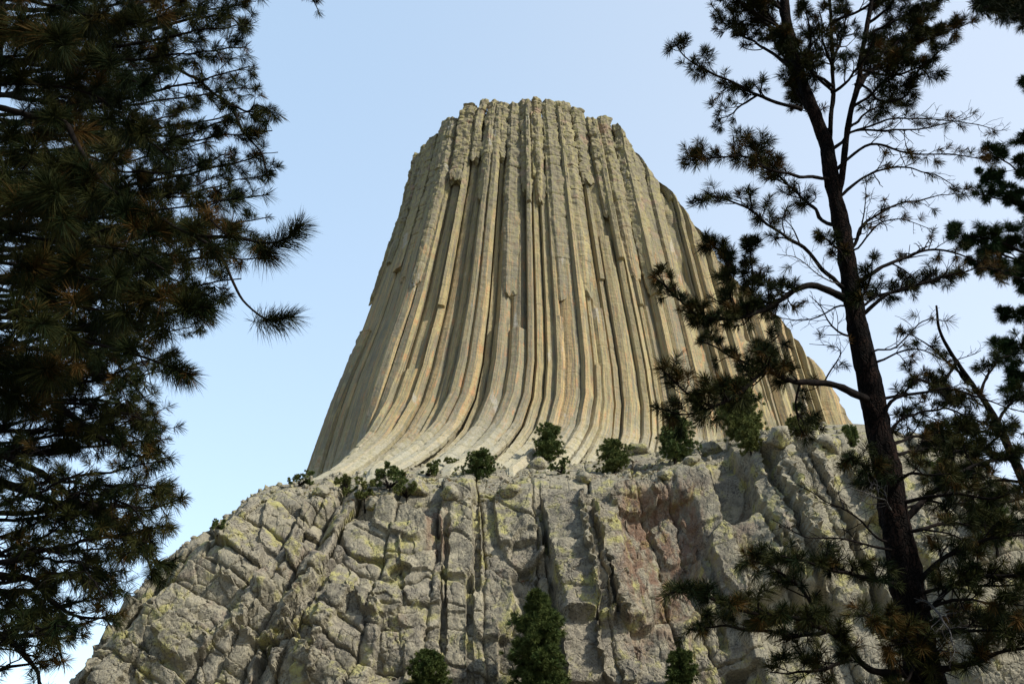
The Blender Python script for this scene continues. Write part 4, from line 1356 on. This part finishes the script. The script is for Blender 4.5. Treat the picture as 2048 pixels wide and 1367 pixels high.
TREES = [
    ('juniper', 598, 970, 36, 58, 'wind bent dark juniper at the left end of the ledge, against the sky', 'shrub', 'bush', .25),
    ('juniper', 437, 1056, 24, 28, 'lone tiny round shrub on the skyline of the left slope', 'shrub', 'bush', .2),
    ('juniper', 692, 990, 52, 46, 'olive juniper standing left of its paler twin on the ledge', 'shrub', 'bush', .5),
    ('juniper', 728, 996, 46, 46, 'paler olive juniper with visible bare stem on the ledge', 'shrub', 'bush', .6),
    ('juniper', 780, 980, 64, 62, 'tall dark spiky juniper beside reddish brush', 'shrub', 'bush', .2),
    ('juniper', 812, 998, 40, 48, 'low spreading green shrub under the tall spiky juniper', 'shrub', 'bush', .4),
    ('juniper', 853, 950, 36, 54, 'low rounded dark bush above the tilted yellow boulder', 'shrub', 'bush', .3),
    ('juniper', 898, 936, 30, 36, 'small greyish green bush at the foot of the pale columns', 'shrub', 'bush', .5),
    ('pine_tree', 955, 957, 56, 68, 'broad dome shaped dark pine at the foot of the columns', 'tree', 'cone', .15),
    ('juniper', 1053, 915, 28, 38, 'small round dark bush left of the slim upright pine', 'shrub', 'bush', .15),
    ('pine_tree', 1100, 928, 82, 58, 'slim upright pine with bare lower stem on the pale boulder', 'tree', 'cone', .2),
    ('juniper', 1122, 946, 34, 54, 'low dark shrub hugging the rock under the slim pine', 'shrub', 'bush', .1),
    ('pine_tree', 1228, 944, 64, 66, 'short bushy green pine at the brink right of the slim pine', 'tree', 'cone', .35),
    ('pine_tree', 1350, 925, 100, 72, 'tall dark pine on the ledge just left of the near pine boughs', 'tree', 'cone', .15),
    ('pine_tree', 1488, 884, 132, 80, 'tallest ledge pine, half hidden behind the near pine boughs', 'tree', 'cone', .45),
    ('pine_tree', 1500, 905, 58, 52, 'small light green pine in front of the tallest ledge pine', 'tree', 'cone', .5),
    ('juniper', 1612, 868, 70, 70, 'round olive bush on top of the right buttress', 'shrub', 'bush', .45),
    ('juniper', 1705, 892, 60, 46, 'dark shrub on the buttress just left of the near pine trunk', 'shrub', 'bush', .2),
    ('pine_tree', 1995, 1095, 105, 80, 'pine on the far right skyline of the cliff', 'tree', 'cone', .25),
    ('juniper', 1880, 945, 40, 56, 'dark bush on the skyline right of the near pine trunk', 'shrub', 'bush', .2),
]
for t in TREES: small_tree(t[0], *t[1:])
for (px, py, hp, wp, Y, lb) in [(1075, 1430, 236, 104, 219, 'large full crowned green pine standing in front of the centre of the cliff'),
                                (852, 1420, 108, 84, 221, 'young pine whose top shows at the bottom edge below the centre left wall'),
                                (1352, 1420, 112, 66, 221, 'young slender pine at the bottom edge below the rust stained recess')]:
    q = at(px, py, Y)
    q[2] = min(q[2], float(ground_z(np.array(q[0]), np.array(Y))))
    small_tree('pine_tree', px, py, hp, wp, lb, 'tree', 'cone', .35, q, 'pines in front of the cliff', M_FRONT)


# ---- dry grass and red brush on the ledge: nobody could count it
def brush():
    nd = Needles()
    spots = [(660, 985, 40), (640, 980, 25), (760, 985, 30), (830, 970, 35), (880, 955, 35), (905, 960, 20), (1000, 965, 40), (1015, 970, 12), (940, 1000, 25), (985, 1000, 25), (1050, 950, 20), (1160, 950, 30), (1260, 945, 30), (1290, 950, 35), (1330, 950, 30), (1290, 938, 30),
             (1420, 890, 20), (1380, 900, 25), (975, 1110, 10), (1047, 1160, 14), (1220, 1040, 10), (1240, 1210, 14), (560, 1140, 12), (1040, 900, 12), (1460, 880, 20), (1540, 880, 25), (1690, 925, 30), (1800, 910, 25), (985, 985, 18), (700, 1000, 30), (610, 985, 25)]
    for x, y, s in spots:
        for _ in range(int(5 + s / 2)):
            p = on_cliff(x + rng.normal(0, s * .7), y + rng.normal(0, s * .18))
            nd.tuft(p, np.array([rng.normal(0, .2), rng.normal(0, .2), 1.0]), 16, rng.uniform(.5, 1.1), .06, rng.choice([.1, .3, .5, .9], p=[.35, .35, .2, .1]), .2, .1, 1.1)
    o = nd.build('dry_brush', M_DRY, None)
    tag(o, 'dry tan grass and reddish brush growing along the ledge', 'brush', None, 'stuff')


brush()


# ---- broken stones strewn along the ledge: nobody could count them
def rubble():
    n = 900
    ico_t = (1 + 5 ** .5) / 2
    iv = np.array([[-1, ico_t, 0], [1, ico_t, 0], [-1, -ico_t, 0], [1, -ico_t, 0], [0, -1, ico_t], [0, 1, ico_t], [0, -1, -ico_t], [0, 1, -ico_t], [ico_t, 0, -1], [ico_t, 0, 1], [-ico_t, 0, -1], [-ico_t, 0, 1]])
    iv /= np.linalg.norm(iv[0])
    fi = np.array([[0, 11, 5], [0, 5, 1], [0, 1, 7], [0, 7, 10], [0, 10, 11], [1, 5, 9], [5, 11, 4], [11, 10, 2], [10, 7, 6], [7, 1, 8], [3, 9, 4], [3, 4, 2], [3, 2, 6], [3, 6, 8], [3, 8, 9], [4, 9, 5], [2, 4, 11], [6, 2, 10], [8, 6, 7], [9, 8, 1]])
    rows, cols = CLIFF.shape[:2]
    lo = int(rows * .70)
    V, Fc = [], []
    for k in range(n):
        i = int(lo + (rows - lo - 1) * rng.uniform(0, 1) ** 1.3)
        j_ = int(rng.uniform(.22, .80) * cols)
        p = CLIFF[i, j_]
        sz = float(rng.choice([rng.uniform(.25, .6), rng.uniform(.6, 1.3)], p=[.7, .3]))
        v = iv * rng.uniform(.6, 1.15, (12, 1)) * sz * rng.uniform(.7, 1.2, 3)
        a = rng.uniform(0, 6)
        v = np.stack([v[:, 0] * math.cos(a) - v[:, 1] * math.sin(a), v[:, 0] * math.sin(a) + v[:, 1] * math.cos(a), v[:, 2]], -1)
        V.append(v + p + [0, 0, sz * .15]); Fc.append(fi + 12 * k)
    V = np.concatenate(V)
    o = mesh_obj('rubble', V, [np.concatenate(Fc)], M_CLIFF, None, {'rust': np.zeros(len(V)), 'tone': np.ones(len(V)) * .9}, False)
    tag(o, 'broken pale stones strewn along the ledge at the foot of the columns', 'rubble', None, 'stuff')


rubble()
